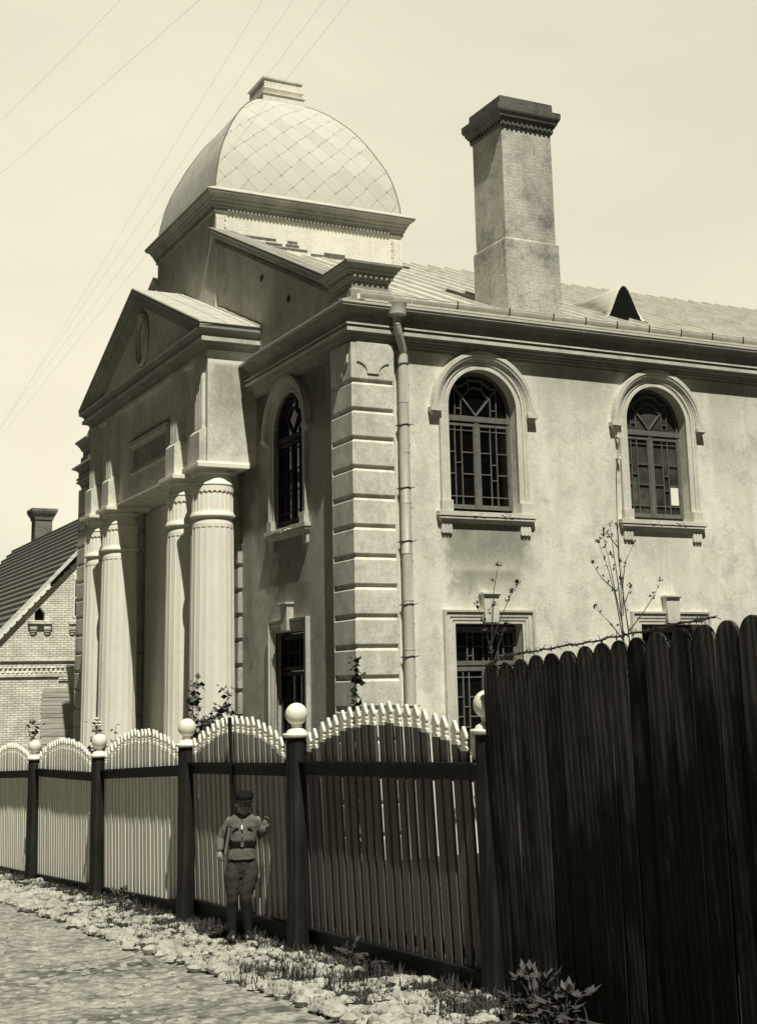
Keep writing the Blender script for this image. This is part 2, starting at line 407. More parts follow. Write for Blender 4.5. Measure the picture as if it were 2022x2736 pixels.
    def path2d(s, path, prof, P, mi=0, closed=False):
        """profile (r offset to the left-out side, protrusion) swept along a path in a wall plane; P(u,z,d)"""
        n = len(path); Q = [Vector(p) for p in path]; rows = []
        for i in range(n):
            a, c = (Q[i - 1], Q[(i + 1) % n]) if closed else (Q[max(i - 1, 0)], Q[min(i + 1, n - 1)])
            d1 = Q[i] - a; d2 = c - Q[i]
            if d1.length < 1e-9: d1 = d2
            if d2.length < 1e-9: d2 = d1
            d1.normalize(); d2.normalize()
            n1 = Vector((-d1.y, d1.x)); n2 = Vector((-d2.y, d2.x)); k = n1 + n2; k = k / (k.length_squared / 2)
            rows.append([P(Q[i].x + k.x * o, Q[i].y + k.y * o, -pr) for o, pr in prof])
        L = len(prof); fs = []
        for i in range(n if closed else n - 1):
            j = (i + 1) % n
            for q in range(L): fs.append((i * L + q, j * L + q, j * L + (q + 1) % L, i * L + (q + 1) % L))
        s.add([p for r in rows for p in r], fs, mi)
        if not closed:
            tri = tessellate_polygon([[Vector((p[0], p[1], 0)) for p in prof]])
            for row in (0, n - 1): s.add(rows[row], [tuple(t) for t in tri], mi)
        return s
    def wallholes(s, outer, holes, P, depth, mi=0):
        """flat wall face with openings + reveals going inward by depth"""
        loops = [[Vector((u, z, 0)) for u, z in outer]] + [[Vector((u, z, 0)) for u, z in h] for h in holes]
        tri = tessellate_polygon(loops); flat = [p for l in loops for p in l]
        s.add([P(p.x, p.y, 0) for p in flat], [tuple(t) for t in tri], mi)
        for h in holes:
            n = len(h)
            s.add([P(u, z, 0) for u, z in h] + [P(u, z, depth) for u, z in h], [(i, (i + 1) % n, (i + 1) % n + n, i + n) for i in range(n)], mi)
        return s
    def build(s, name, mats, parent=None, recalc=True, bevel=0.0, origin=None):
        me = bpy.data.meshes.new(name)
        o0 = wpos(parent) if parent is not None else (Vector(origin) if origin is not None else Vector((0, 0, 0)))
        me.from_pydata([tuple(v - o0) for v in s.v], [], s.f)
        if not isinstance(mats, (list, tuple)): mats = [mats]
        for m in mats: me.materials.append(M[m] if isinstance(m, str) else m)
        me.polygons.foreach_set('material_index', s.m)
        me.polygons.foreach_set('use_smooth', s.s)
        if recalc:
            bm = bmesh.new(); bm.from_mesh(me); bmesh.ops.recalc_face_normals(bm, faces=bm.faces); bm.to_mesh(me); bm.free()
        if any(s.s) and hasattr(me, 'set_sharp_from_angle'): me.set_sharp_from_angle(angle=math.radians(42))
        me.update()
        o = bpy.data.objects.new(name, me); COL.objects.link(o)
        if parent is not None:
            o.parent = parent
        else: o.location = o0
        ORIG[o.name] = o0
        if bevel > 0:
            md = o.modifiers.new('bevel', 'BEVEL'); md.width = bevel; md.segments = 2; md.limit_method = 'ANGLE'; md.angle_limit = math.radians(40)
        return o

def empty(name, loc, label, cat, group=None):
    o = bpy.data.objects.new(name, None); COL.objects.link(o); o.location = loc; o.empty_display_size = .3
    ORIG[o.name] = Vector(loc); tag(o, label, cat, group); return o
def tag(o, label=None, cat=None, group=None, kind=None):
    if label: o['label'] = label
    if cat: o['category'] = cat
    if group: o['group'] = group
    if kind: o['kind'] = kind
    return o
def dup(o, parent, off):
    """copy a part and its sub-parts under the same thing, moved by off"""
    c = o.copy(); COL.objects.link(c); c.parent = parent; c.location = o.location + Vector(off)
    ORIG[c.name] = ORIG[o.name] + Vector(off)
    for ch in [x for x in COL.objects if x.parent is o]:
        k = ch.copy(); COL.objects.link(k); k.parent = c; ORIG[k.name] = ORIG[ch.name] + Vector(off)
    return c

# ------------------------------------------------------------------ levels
YC = 11.15      # axis of the front
W = 0.18        # wall face behind the quoins
def gz(y):      # street falls away from the viewer
    y = max(-70, min(70, y)); return -0.08 - 0.053 * (y + 10.8)

# ================================================================== SYNAGOGUE-like hall
hall = empty('domed_hall', (0, 0, 0), 'pale stuccoed two-storey hall with square tiled dome, columned portico and tall chimney', 'building')
PR = lambda u, z, d: Vector((u, W + d, z))       # right wall
PF = lambda u, z, d: Vector((W + d, u, z))       # front wall
def arch_loop(uc, h, z0, zs, n=20):
    return [(uc - h, z0), (uc + h, z0)] + [(uc + h * math.cos(PI * i / n), zs + h * math.sin(PI * i / n)) for i in range(n + 1)]
def rect_loop(u0, u1, z0, z1): return [(u0, z0), (u1, z0), (u1, z1), (u0, z1)]

UPC = (3.19, 7.84); LOC = (3.17, 7.90); FC = 3.75
AZ0, AZS, AH = 6.19, 8.45, .85
LZ0, LZ1, LH = 1.15, 3.85, .815
mb = MB()
XE = 24.0
mb.wallholes([(W, -2), (XE, -2), (XE, 9.7), (W, 9.7)],
             [arch_loop(c, AH, AZ0, AZS) for c in UPC] + [rect_loop(c - LH, c + LH, LZ0, LZ1) for c in LOC], PR, .34)
mb.add([(XE, W, -2), (XE, 22.12, -2), (XE, 22.12, 10.4), (XE, W, 10.4)], [(0, 1, 2, 3)])
mb.build('side_wall', 'wall', hall, recalc=False)
mb = MB()
mb.wallholes([(W, -2.5), (5.73, -2.5), (5.73, 9.7), (W, 9.7)],
             [arch_loop(FC, AH, AZ0, AZS), rect_loop(FC - LH, FC + LH, LZ0, LZ1)], PF, .34)
mb.add([(W, 5.73, -2.5), (W, 22.12, -2.5), (W, 22.12, 9.7), (W, 5.73, 9.7)], [(0, 1, 2, 3)])
mb.add([(W, 22.12, -2.5), (XE, 22.12, -2.5), (XE, 22.12, 10.4), (W, 22.12, 10.4)], [(0, 1, 2, 3)])
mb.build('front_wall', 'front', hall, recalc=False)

# ---- quoins with horizontal grooves
def quoin_prof():
    pr = [(-.16, -2.4)]; zs = [8.83 - .6 * k for k in range(18)][::-1]
    pr.append((0, -2.4))
    for z in zs:
        pr += [(0, z - .125), (-.055, z - .075), (-.055, z), (0, z)]
    pr += [(0, 9.60), (-.16, 9.60)]
    return pr
QP = quoin_prof()
mb = MB(); mb.mould([(0, .99), (0, 0), (.95, 0)], QP)
mb.box(0, .99, -2.4, W + .01, 1.03, 9.6); mb.box(.95, 0, -2.4, .99, W + .01, 9.6)
def shield(P, a, b, t=.03):
    zt, zm, zb = 9.60, 9.175, 8.945; w = b - a; r = .24
    pts = [(a, zt), (a, zm)]
    pts += [(a + r * math.sin(PI / 2 * i / 8), zb + (zm - zb) * math.cos(PI / 2 * i / 8)) for i in range(1, 9)]
    pts += [(b - r * math.cos(PI / 2 * i / 8), zb + (zm - zb) * math.sin(PI / 2 * i / 8)) for i in range(0, 8)]
    pts += [(b, zm), (b, zt)]
    return [P(u, z) for u, z in pts]
mb.prism(shield(lambda u, z: Vector((u, 0.002, z)), .12, .87), (0, -.032, 0))
mb.prism(shield(lambda u, z: Vector((0.002, u, z)), .14, .90), (-.032, 0, 0))
mb.build('corner_quoin', 'quoin', hall, bevel=.010)
mb = MB(); mb.mould([(0, 22.26), (0, 21.31)], QP); mb.box(0, 22.26, -2.4, W + .01, 22.3, 9.6); mb.box(0, 21.27, -2.4, W + .01, 21.31, 9.6)
mb.build('corner_quoin', 'quoin', hall, bevel=.010)

# ---- main cornice
CP = [(-.05, 9.55), (.10, 9.55), (.10, 9.60), (.13, 9.62), (.13, 9.665), (.155, 9.68), (.155, 9.72), (.20, 9.75), (.21, 9.79), (.31, 9.80), (.315, 9.875),
      (.26, 9.885), (.26, 9.925), (.335, 9.93), (.335, 9.965), (.25, 9.99), (.24, 10.19), (.31, 10.25), (.40, 10.28), (.49, 10.285), (.49, 10.345), (.34, 10.41), (-.05, 10.44)]
mb = MB(); mb.mould([(W, 5.74), (W, W), (XE, W)], CP); mb.mould([(W, 22.12), (W, 16.56)], CP)
mb.mould([(XE, 22.12), (W, 22.12)], CP)
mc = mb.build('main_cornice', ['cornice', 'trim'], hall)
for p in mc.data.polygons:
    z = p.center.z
    if abs(p.normal.z) < .3 and (9.79 < z < 9.885 or 9.925 < z < 9.97 or 10.28 < z < 10.35): p.material_index = 1  # sunlit fillets painted paler, cove shade left to the darker plaster

# ---- roof of the hall
EZ, EY, RZ = 10.45, -.27, 15.50
SL = (RZ - EZ) / (YC - EY)
def rz(y): return EZ + SL * (y - EY) if y < YC else EZ + SL * (2 * YC - y - EY)
mb = MB()
x0 = .20
mb.prism([(x0, EY, EZ), (x0, YC, RZ), (x0, 2 * YC - EY, EZ), (x0, 2 * YC - EY, EZ - .03), (x0, YC, RZ - .06), (x0, EY, EZ - .03)], (XE - x0, 0, 0))
def seam(mb, x, ya, yb, zf, w=.036, h=.07):
    mb.add([(x - w, ya, zf(ya)), (x + w, ya, zf(ya)), (x + w * .6, ya, zf(ya) + h), (x - w * .6, ya, zf(ya) + h),
            (x - w, yb, zf(yb)), (x + w, yb, zf(yb)), (x + w * .6, yb, zf(yb) + h), (x - w * .6, yb, zf(yb) + h)],
           [(0, 1, 2, 3), (4, 7, 6, 5), (0, 4, 5, 1), (1, 5, 6, 2), (2, 6, 7, 3), (3, 7, 4, 0)])
k = 0; x = 1.45
while x < XE:
    xs = x + random.uniform(-.03, .03)
    seam(mb, xs, EY + .25, YC, rz)
    # cross welts, staggered
    for q in range(3):
        y = .9 + q * 3.7 + (k % 3) * 1.2 + random.uniform(-.1, .1)
        if y < YC - .3: mb.box(xs + .03, y, rz(y) + .001, xs + .50, y + .018, rz(y + .018) + .010)
    x += .60; k += 1
mb.build('hall_roof', 'metal', hall)
# ridge sheet line
# ---- eaves sheet and standing gutter
mb = MB()
mb.prism([(W - .50, W - .515, 10.335), (W - .50, W - .515, 10.385), (W - .50, W - .30, 10.45), (W - .50, W - .30, 10.42)], (XE, 0, 0))
mb.prism([(W - .515, W - .51, 10.34), (W - .515, W - .51, 10.385), (W - .30, W - .51, 10.45), (W - .30, W - .51, 10.42)], (0, 5.55, 0))
g = [];
for i in range(9):
    a = PI * (.05 + .95 * i / 8); g.append((.075 * math.cos(a), -.075 * math.sin(a)))
def gutter_seg(mb, xa, xb, yc=-.17, zc=10.60):
    pts = [Vector((xa, yc - c * 1.25, zc + s_ * 2.0)) for c, s_ in g]
    inner = [Vector((xa, yc - c * 1.15, zc + s_ * 2.0 + .01)) for c, s_ in g][::-1]
    mb.prism(pts + inner, (xb - xa, 0, 0))
gx = [.12, .90, 1.33, 2.42, 3.72, 4.86, 5.72, 6.58, 7.48, 8.40, 9.32, 10.25, 11.2, 12.1, 13.0, 14.0, 15, 16, 17, 18, 19, 20, 21, 22, 23]
for a, b_ in zip(gx[:-1], gx[1:]): gutter_seg(mb, a, b_ - .012, -.17 + random.uniform(-.008, .008), 10.60 + random.uniform(-.008, .008))
mb.tube([(.12, -.255, 10.615)] + [(a, -.255 + random.uniform(-.006, .006), 10.615 + random.uniform(-.006, .006)) for a in gx[1:]], .013, 6)
gut = mb.build('gutter', 'zinc', hall)
for a in gx[3:14]:
    mb = MB(); pts = [(a, -.17 - .102 * math.cos(t), 10.60 - .16 * math.sin(t)) for t in [PI * (.02 + .8 * i / 6) for i in range(7)]]
    mb.tube([(a, -.27, 10.64)] + pts, .016, 5); mb.build('gutter_bracket', 'darkmetal', gut)
# ---- downpipe
mb = MB(); px_, py_ = 1.205, .03
mb.tube([(px_ - .24, -.22, 9.98), (px_ - .20, -.19, 9.86), (px_ - .12, -.12, 9.70), (px_ - .01, -.02, 9.52), (px_, py_, 9.40)], .085, 14)
z = 9.42
while z > -1:
    z2 = max(z - random.uniform(.95, 1.15), -1.2); wob = random.uniform(-.006, .006)
    mb.tube([(px_ + wob, py_, z), (px_ + wob * .5, py_, z2 + .02), (px_, py_, z2 + .02), (px_, py_, z2)], [.112, .112, .118, .118], 16); z = z2
pipe = mb.build('downpipe', 'zinc', hall)
mb = MB(); mb.lathe((px_ - .24, -.22), [(.085, 9.98), (.085, 10.16), (.20, 10.20), (.215, 10.42), (.222, 10.43), (.222, 10.45), (.20, 10.45), (.18, 10.3)], 24)
mb.build('rain_hopper', 'zinc', pipe)
for z in (9.22, 7.92, 6.6, 5.5, 4.22, 3.18, 2.2):
    mb = MB(); mb.tube([(px_ + .122 * math.cos(t), py_ + .122 * math.sin(t), z + .01 * math.sin(3 * t)) for t in [2 * PI * i / 16 for i in range(17)]], .011, 5)
    mb.tube([(px_ + .10, py_ - .06, z), (px_ + .17, py_ - .09, z + .012)], .010, 5); mb.tube([(px_ - .11, py_, z), (px_ - .17, W, z - .02)], .012, 5)
    mb.build('pipe_clamp', 'darkmetal', pipe)

# ---- windows
def bar2(mb, P, pts, w, d0, d1):
    """flat bar in the wall plane along polyline pts"""
    prof = [(-w / 2, -d0), (w / 2, -d0), (w / 2, -d1), (-w / 2, -d1)]
    mb.path2d(pts, prof, P)
def arched_window(P, uc, sh=0.0, fm='frame', tm='trim'):
    """frame mesh with pane / surround / hood / sill sub-parts"""
    P_in = P
    P = lambda u, z, d: P_in(u, z, d - sh)
    mb = MB(); d0, d1 = .25, .31; zt0, zt1 = 8.20, 8.31; zb = 6.30
    h = AH - .005
    # outer frame
    path = [(uc + h, zb - .0)] + [(uc + h * math.cos(PI * i / 24), AZS + h * math.sin(PI * i / 24)) for i in range(25)] + [(uc - h, zb)]
    mb.path2d(path, [(0, -.24), (.07, -.24), (.07, -.32), (0, -.32)], P)
    B = lambda a, b, w=.03, dd=.0: bar2(mb, P, [(uc + a[0], a[1]), (uc + b[0], b[1])], w, d0 + dd, d1 + dd)
    B((-h, zt0 + .055), (h, zt0 + .055), .12, -.025)          # transom
    B((0, zb), (0, zt0), .095, -.01)                           # mullion
    B((-h, zb + .035), (h, zb + .035), .09, .003); B((-h, zt0 - .07), (h, zt0 - .07), .07, .004)
    B((-.06, zb), (-.06, zt0), .05, .006); B((.06, zb), (.06, zt0), .05, .006); B((-h + .06, zb), (-h + .06, zt0), .06, .006); B((h - .06, zb), (h - .06, zt0), .06, .006)
    zr = [8.00, 6.56]; zo = [7.52, 7.05]
    for sgn, cols, zi in ((-1, (-.54, -.375), (7.29,)), (1, (.345, .50), (7.27, 6.93))):
        a0, a1 = (-.77, -.06) if sgn < 0 else (.06, .77)
        for z in zr: B((a0, z), (a1, z), .019, .012)
        for c in cols: B((c, zb + .05), (c, zt0 - .05), .021, .014)
        for z in zo: B((a0, z), (cols[0], z), .021, .012); B((cols[1], z), (a1, z), .021, .012)
        for z in zi: B((cols[0], z), (cols[1], z), .019, .012)
    # spider-web fan light
    zc = zt1 + .03
    for sgn in (-1, 1):
        B((0, zc), (sgn * .57, zc + .66), .035, .008)
        B((sgn * .37, zc), (sgn * .37, zc + .42), .019, .012); B((sgn * .52, zc), (sgn * .52, zc + .58), .019, .012)
        B((sgn * .37, zc + .14), (sgn * .52, zc + .14), .019, .012)
        B((sgn * .17, zc + .60), (sgn * .21, zc + .86), .022, .012)
    def scal(pts, w=.042): bar2(mb, P, [(uc + a, zc + b_) for a, b_ in pts], w, d0 + .004, d1)
    arc1 = []; arc2 = []
    for (ax, az), (bx, bz), sag in (((-.37, .43), (-.16, .585), .055), ((-.16, .585), (.16, .585), -.03), ((.16, .585), (.37, .43), .055)):
        for i in range(7):
            t = i / 6; arc1.append((ax + (bx - ax) * t, az + (bz - az) * t - sag * 4 * t * (1 - t)))
    for (ax, az), (bx, bz), sag in (((-.56, .65), (-.19, .76), .08), ((-.19, .76), (.19, .76), -.02), ((.19, .76), (.56, .65), .08)):
        for i in range(7):
            t = i / 6; arc2.append((ax + (bx - ax) * t, az + (bz - az) * t - sag * 4 * t * (1 - t)))
    ded = lambda L: [p for i, p in enumerate(L) if i == 0 or (Vector(p) - Vector(L[i - 1])).length > 1e-4]
    scal(ded(arc1)); scal(ded(arc2))
    win = mb.build('window', fm, hall)
    # pane
    mb = MB(); lp = arch_loop(uc, AH + .02, 6.22, AZS); tri = tessellate_polygon([[Vector((u, z, 0)) for u, z in lp]])
    mb.add([P(u, z, .30) for u, z in lp], [tuple(t) for t in tri]); mb.build('pane', 'glass', win)
    P = P_in
    # moulded surround
    path = [(uc + AH, 6.41)] + [(uc + AH * math.cos(PI * i / 28), AZS + AH * math.sin(PI * i / 28)) for i in range(29)] + [(uc - AH, 6.41)]
    path = path[::-1]
    pr = [(0, -.03), (0, .045), (.075, .045), (.085, .025), (.115, .025), (.125, .065), (.18, .065), (.19, .085), (.235, .085), (.235, -.03)]
    mb = MB(); mb.path2d(path, pr, P)
    for sgn in (-1, 1):
        a = uc + sgn * (AH - .012); b_ = uc + sgn * (AH + .255); c = [P(a, 6.18, .02), P(b_, 6.18, .02), P(b_, 6.41, .02), P(a, 6.41, .02)]
        mb.prism(c, P(0, 0, -.14) - P(0, 0, 0))
    mb.build('surround', tm, win, bevel=.004)
    # hood mould
    r0 = AH + .245; zs = AZS - .07
    path = [(uc + r0 * math.cos(PI * i / 28), zs + (r0 + .03) * math.sin(PI * i / 28)) for i in range(29)][::-1]
    mb = MB(); mb.path2d(path, [(0, -.03), (0, .10), (.035, .12), (.035, .135), (.075, .145), (.09, .165), (.18, .165), (.18, -.03)], P)
    for sgn in (-1, 1):
        for (a, b_, za, zb_, pr_) in ((r0 - .03, r0 + .24, zs - .09, zs, .19), (r0 - .02, r0 + .205, zs - .13, zs - .09, .15), (r0 - .01, r0 + .17, zs - .165, zs - .13, .11)):
            c = [P(uc + sgn * a, za, .02), P(uc + sgn * b_, za, .02), P(uc + sgn * b_, zb_, .02), P(uc + sgn * a, zb_, .02)]
            mb.prism(c, P(0, 0, -pr_) - P(0, 0, 0))
    mb.build('hood_mould', tm, win, bevel=.004)
    # sill
    mb = MB()
    def slab(a, b_, za, zb_, pr_, dd=.02): mb.prism([P(a, za, dd), P(b_, za, dd), P(b_, zb_, dd), P(a, zb_, dd)], P(0, 0, -pr_ - dd) - P(0, 0, 0))
    hw = 1.20
    slab(uc - hw, uc + hw, 6.08, 6.175, .15, .0); slab(uc - hw + .03, uc + hw - .03, 6.02, 6.07, .13, .0)
    slab(uc - hw + .05, uc + hw - .05, 5.985, 6.02, .10, .0); slab(uc - hw + .08, uc + hw - .08, 5.945, 5.985, .06, .0)
    for sgn in (-1, 1):
        a = uc + sgn * (hw - .36); b_ = uc + sgn * (hw - .10)
        slab(min(a, b_), max(a, b_), 5.74, 5.945, .045, .0)
        for q in range(3): slab(min(a, b_) + .01 + q * .083, min(a, b_) + .074 + q * .083, 5.72, 5.93, .06, .0)
    mb.prism([P(uc - AH, 6.175, .0), P(uc + AH, 6.175, .0), P(uc + AH, 6.23, .34), P(uc - AH, 6.23, .34)], P(0, -.05, 0) - P(0, 0, 0))
    # broken plaster lumps along the sill edge
    for q in range(26):
        u = uc + random.uniform(-.45, .78); mb.sphere(P(u, 6.12 + random.uniform(-.04, .03), -.148 + random.uniform(0, .02)), random.uniform(.012, .03), 7, 5, sc_=(1.6, .8, .8))
    mb.build('sill', tm, win, bevel=.004)
    return win
w1 = arched_window(PR, UPC[0])
w2 = dup(w1, hall, (UPC[1] - UPC[0], 0, 0))
for ch in [x for x in COL.objects if x.parent is w2 and x.name.startswith('pane')]:
    ch.data = ch.data.copy(); ch.data.materials[0] = M['glass_grey']
mb = MB(); mb.prism([PR(UPC[1] + .535, 6.60, .285), PR(UPC[1] + .765, 6.60, .285), PR(UPC[1] + .765, 7.02, .285), PR(UPC[1] + .535, 7.02, .285)], (0, -.006, 0))
o = mb.build('patched_pane', 'paper', w2, origin=None); o['label'] = 'white sheet filling one lower pane'
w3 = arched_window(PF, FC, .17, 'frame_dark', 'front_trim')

def square_window(P, uc, fm='frame', tm='trim', sh=0.0):
    P_in = P
    P = lambda u, z, d: P_in(u, z, d - sh)
    mb = MB(); d0, d1 = .26, .32; h = LH; zt = 3.74
    B = lambda a, b, w=.03, dd=.0: bar2(mb, P, [(uc + a[0], a[1]), (uc + b[0], b[1])], w, d0 + dd, d1 + dd)
    B((-h, zt), (h, zt), .12, -.005); B((-h + .035, LZ0), (-h + .035, zt), .07, -.005); B((h - .035, LZ0), (h - .035, zt), .07, -.005)
    B((-h, 3.05), (h, 3.05), .09, -.01); B((-h, 2.93), (h, 2.93), .085, -.006); B((-h, LZ0 + .05), (h, LZ0 + .05), .1, -.004)
    cols = ((-.38, -.245), (0.0, .135), (.37, .50)); prev = -.77
    for i, (a, b_) in enumerate(cols):
        B((a, 3.07), (a, zt - .05), .022, .008); B((b_, 3.07), (b_, zt - .05), .022, .008)
        B((a, 3.20), (b_, 3.20), .02, .01); B((a, 3.58), (b_, 3.58), .02, .01)
        B((prev, 3.39), (a, 3.39), .022, .01); prev = b_
    B((prev, 3.39), (.77, 3.39), .022, .01)
    B((0, LZ0), (0, 2.9), .09, -.004)
    for sgn in (-1, 1):
        for c in (.36, .50): B((sgn * c, LZ0 + .08), (sgn * c, 2.9), .024, .008)
        B((sgn * .05, 2.76), (sgn * .77, 2.76), .024, .01)
        for z in (2.36, 1.96, 1.56): B((sgn * .5, z), (sgn * .77, z), .024, .01); B((sgn * .05, z), (sgn * .36, z), .024, .01)
        for z in (2.16, 1.75): B((sgn * .36, z), (sgn * .5, z), .022, .01)
    win = mb.build('window', fm, hall)
    mb = MB(); mb.add([P(uc - h - .02, LZ0, .315), P(uc + h + .02, LZ0, .315), P(uc + h + .02, LZ1 + .02, .315), P(uc - h - .02, LZ1 + .02, .315)], [(0, 1, 2, 3)]); mb.build('pane', 'glass', win)
    P = P_in
    path = [(uc - LH, LZ0), (uc - LH, LZ1), (uc + LH, LZ1), (uc + LH, LZ0)]
    pr = [(0, -.03), (0, .03), (.04, .03), (.045, .015), (.06, .015), (.07, .045), (.10, .045), (.105, .03), (.125, .03), (.14, .06), (.195, .065), (.205, .045), (.22, .045), (.235, .10), (.28, .105), (.285, -.03)]
    mb = MB(); mb.path2d(path, pr, P); mb.build('surround', tm, win, bevel=.003)
    mb = MB(); fr = [(-.165, 3.87), (.165, 3.87), (.185, 4.42), (-.185, 4.42)]
    mb.prism([P(uc + a, z, .02) for a, z in fr], P(0, 0, -.18) - P(0, 0, 0))
    for a, za, zb_, pr_ in ((.20, 4.42, 4.45, .185), (.225, 4.45, 4.49, .215)): mb.prism([P(uc - a, za, .02), P(uc + a, za, .02), P(uc + a, zb_, .02), P(uc - a, zb_, .02)], P(0, 0, -pr_ - .02) - P(0, 0, 0))
    mb.build('keystone', tm, win, bevel=.004)
    mb = MB(); mb.prism([P(uc - 1.15, LZ0 - .12, 0), P(uc + 1.15, LZ0 - .12, 0), P(uc + 1.15, LZ0, 0), P(uc - 1.15, LZ0, 0)], P(0, 0, -.15) - P(0, 0, 0))
    mb.prism([P(uc - LH, LZ0, -.0), P(uc + LH, LZ0, -.0), P(uc + LH, LZ0 + .03, .34), P(uc - LH, LZ0 + .03, .34)], P(0, -.04, 0) - P(0, 0, 0)); mb.build('sill', tm, win)
    return win
l1 = square_window(PR, LOC[0]); dup(l1, hall, (LOC[1] - LOC[0], 0, 0)); square_window(PF, FC, 'frame_dark', 'front_trim', .14)
# insulators + service wire by the second window
mb = MB()
for z in (7.56, 8.06):
    mb = MB(); mb.lathe((6.68, .06), [(.012, z - .06), (.035, z - .05), (.04, z), (.022, z + .02), (.035, z + .05), (.01, z + .07)], 12)
    mb.box(6.65, .05, z - .02, 6.70, W, z + .02); mb.build('insulator', 'white', hall)
mb = MB(); mb.tube([(6.68, .07, 8.03), (6.66, .09, 7.6), (6.63, .14, 7.3), (6.60, .165, 6.4), (6.59, .165, 4.2)], .006, 5); mb.build('service_wire', 'darkmetal', hall)

# ---- attic gable in front of the dome, raking cornice, corner pedestals
xa = W + .002
ra = lambda y: 10.99 + .4680 * (y - 1.30) if y < YC else 10.99 + .4680 * (2 * YC - y - 1.30)   # underside of raking cornice
mb = MB()
for sgn in (0, 1):
    f = (lambda y: y) if sgn == 0 else (lambda y: 2 * YC - y)
    mb.prism([(xa, f(.9), 9.8), (xa, f(YC), 9.8), (xa, f(YC), ra(YC - 2.5)), (xa, f(8.7), ra(8.7)), (xa, f(.9), ra(.9))], (.5, 0, 0))
mb.build('attic_wall', 'attic', hall)
RP = [(-.45, 0), (.02, 0), (.02, .10), (.05, .105), (.06, .14), (.09, .17), (.10, .20), (.13, .22), (.14, .28), (.20, .34), (.23, .36), (.23, .41), (.18, .43), (-.45, .43)]
for sgn in (0, 1):
    f = (lambda y: y) if sgn == 0 else (lambda y: 2 * YC - y)
    mb = MB(); A = (f(1.12), ra(1.12)); B_ = (f(8.68), ra(8.68)); mb.rake(A, B_, W, RP)
    # dentils
    n = 62
    for i in range(n):
        y = 1.25 + (8.6 - 1.25) * i / n; z = ra(y) + .0; w = .062
        mb.add([(W - .095, f(y), z + .01), (W - .095, f(y + w), ra(y + w) + .01), (W - .095, f(y + w), ra(y + w) + .11), (W - .095, f(y), z + .11),
                (W - .015, f(y), z + .01), (W - .015, f(y + w), ra(y + w) + .01), (W - .015, f(y + w), ra(y + w) + .11), (W - .015, f(y), z + .11)],
               [(0, 1, 2, 3), (4, 7, 6, 5), (0, 4, 5, 1), (2, 6, 7, 3), (0, 3, 7, 4), (1, 5, 6, 2)])
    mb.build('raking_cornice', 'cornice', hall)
    # sheet roof of the raised front bay
    mb = MB(); rt = lambda y: ra(y) + .435
    yy = [1.05, 8.7]
    xb = 2.1; rb = lambda y: rz(y) + .03
    mb.add([(W - .25, f(yy[0]), rt(yy[0])), (xb, f(yy[0]), rb(yy[0])), (xb, f(yy[1]), rb(yy[1])), (W - .25, f(yy[1]), rt(yy[1])),
            (W - .25, f(yy[0]), rt(yy[0]) - .014), (xb, f(yy[0]), rb(yy[0]) - .2), (xb, f(yy[1]), rb(yy[1]) - .2), (W - .25, f(yy[1]), rt(yy[1]) - .014)],
           [(0, 1, 2, 3), (4, 7, 6, 5), (0, 4, 5, 1), (1, 5, 6, 2), (2, 6, 7, 3), (3, 7, 4, 0)])
    for xx in (.25, .85, 1.5):
        k = (xx - W + .25) / (xb - W + .25)
        seam(mb, xx, f(yy[0]), f(yy[1]), lambda y: (lambda q: rt(q) * (1 - k) + rb(q) * k)(y if sgn == 0 else 2 * YC - y))
    mb.build('attic_roof', 'metal', hall)
# pedestals
for sgn in (0, 1):
    f = (lambda y: y) if sgn == 0 else (lambda y: 2 * YC - y)
    mb = MB(); bx0, bx1, by0, by1 = .10, .96, .10, 1.15
    P4 = [(bx0, f(by1)), (bx0, f(by0)), (bx1, f(by0)), (bx1, f(by1))]
    if sgn: P4 = P4[::-1]
    pr = [(-.05, 9.8), (.06, 9.8), (.06, 10.74), (.02, 10.78), (0, 10.79), (0, 10.96), (.03, 10.97), (.03, 11.0), (.05, 11.005), (.05, 11.075), (.09, 11.09), (.10, 11.12), (.13, 11.14), (.14, 11.18), (.20, 11.24), (.23, 11.27), (.235, 11.315), (-.05, 11.33)]
    mb.mould(P4, pr, closed=True)
    c = ((bx0 + bx1) / 2, f((by0 + by1) / 2))
    e = .235; q = [(bx0 - e, f(by0 - e), 11.318), (bx1 + e, f(by0 - e), 11.318), (bx1 + e, f(by1 + e), 11.318), (bx0 - e, f(by1 + e), 11.318), (c[0], c[1], 11.56)]
    mb.add(q, [(0, 1, 4), (1, 2, 4), (2, 3, 4), (3, 0, 4)], 1)
    for i in range(8):
        x = bx0 - .01 + i * .125; mb.box(x, f(by0 - .10), 11.01, x + .065, f(by0 - .03), 11.073); y = by0 + .02 + i * .125
        mb.box(bx0 - .10, f(y), 11.01, bx0 - .03, f(y + .065), 11.073)
    mb.build('corner_pedestal', ['cornice', 'metal'], hall)
for y, z in ((5.356, 12.51), (3.679, 11.52)):
    mb = MB()
    for a in range(3):
        t = a * PI / 3 + .3; mb.box(-.01, -.01, -.01, .01, .01, .01) if False else mb.tube([(W - .02, y - .09 * math.cos(t), z - .09 * math.sin(t)), (W - .02, y + .09 * math.cos(t), z + .09 * math.sin(t))], .014, 5)
    mb.sphere((W - .03, y, z), .035, 8, 6); mb.build('wall_tie', 'darkmetal', hall)

# ---- drum and dome
DX0, DX1, DY0, DY1 = .114, 5.75, 8.58, 13.72
mb = MB(); mb.box(DX0, DY0, 9.8, DX1, DY1, 15.5, 0)
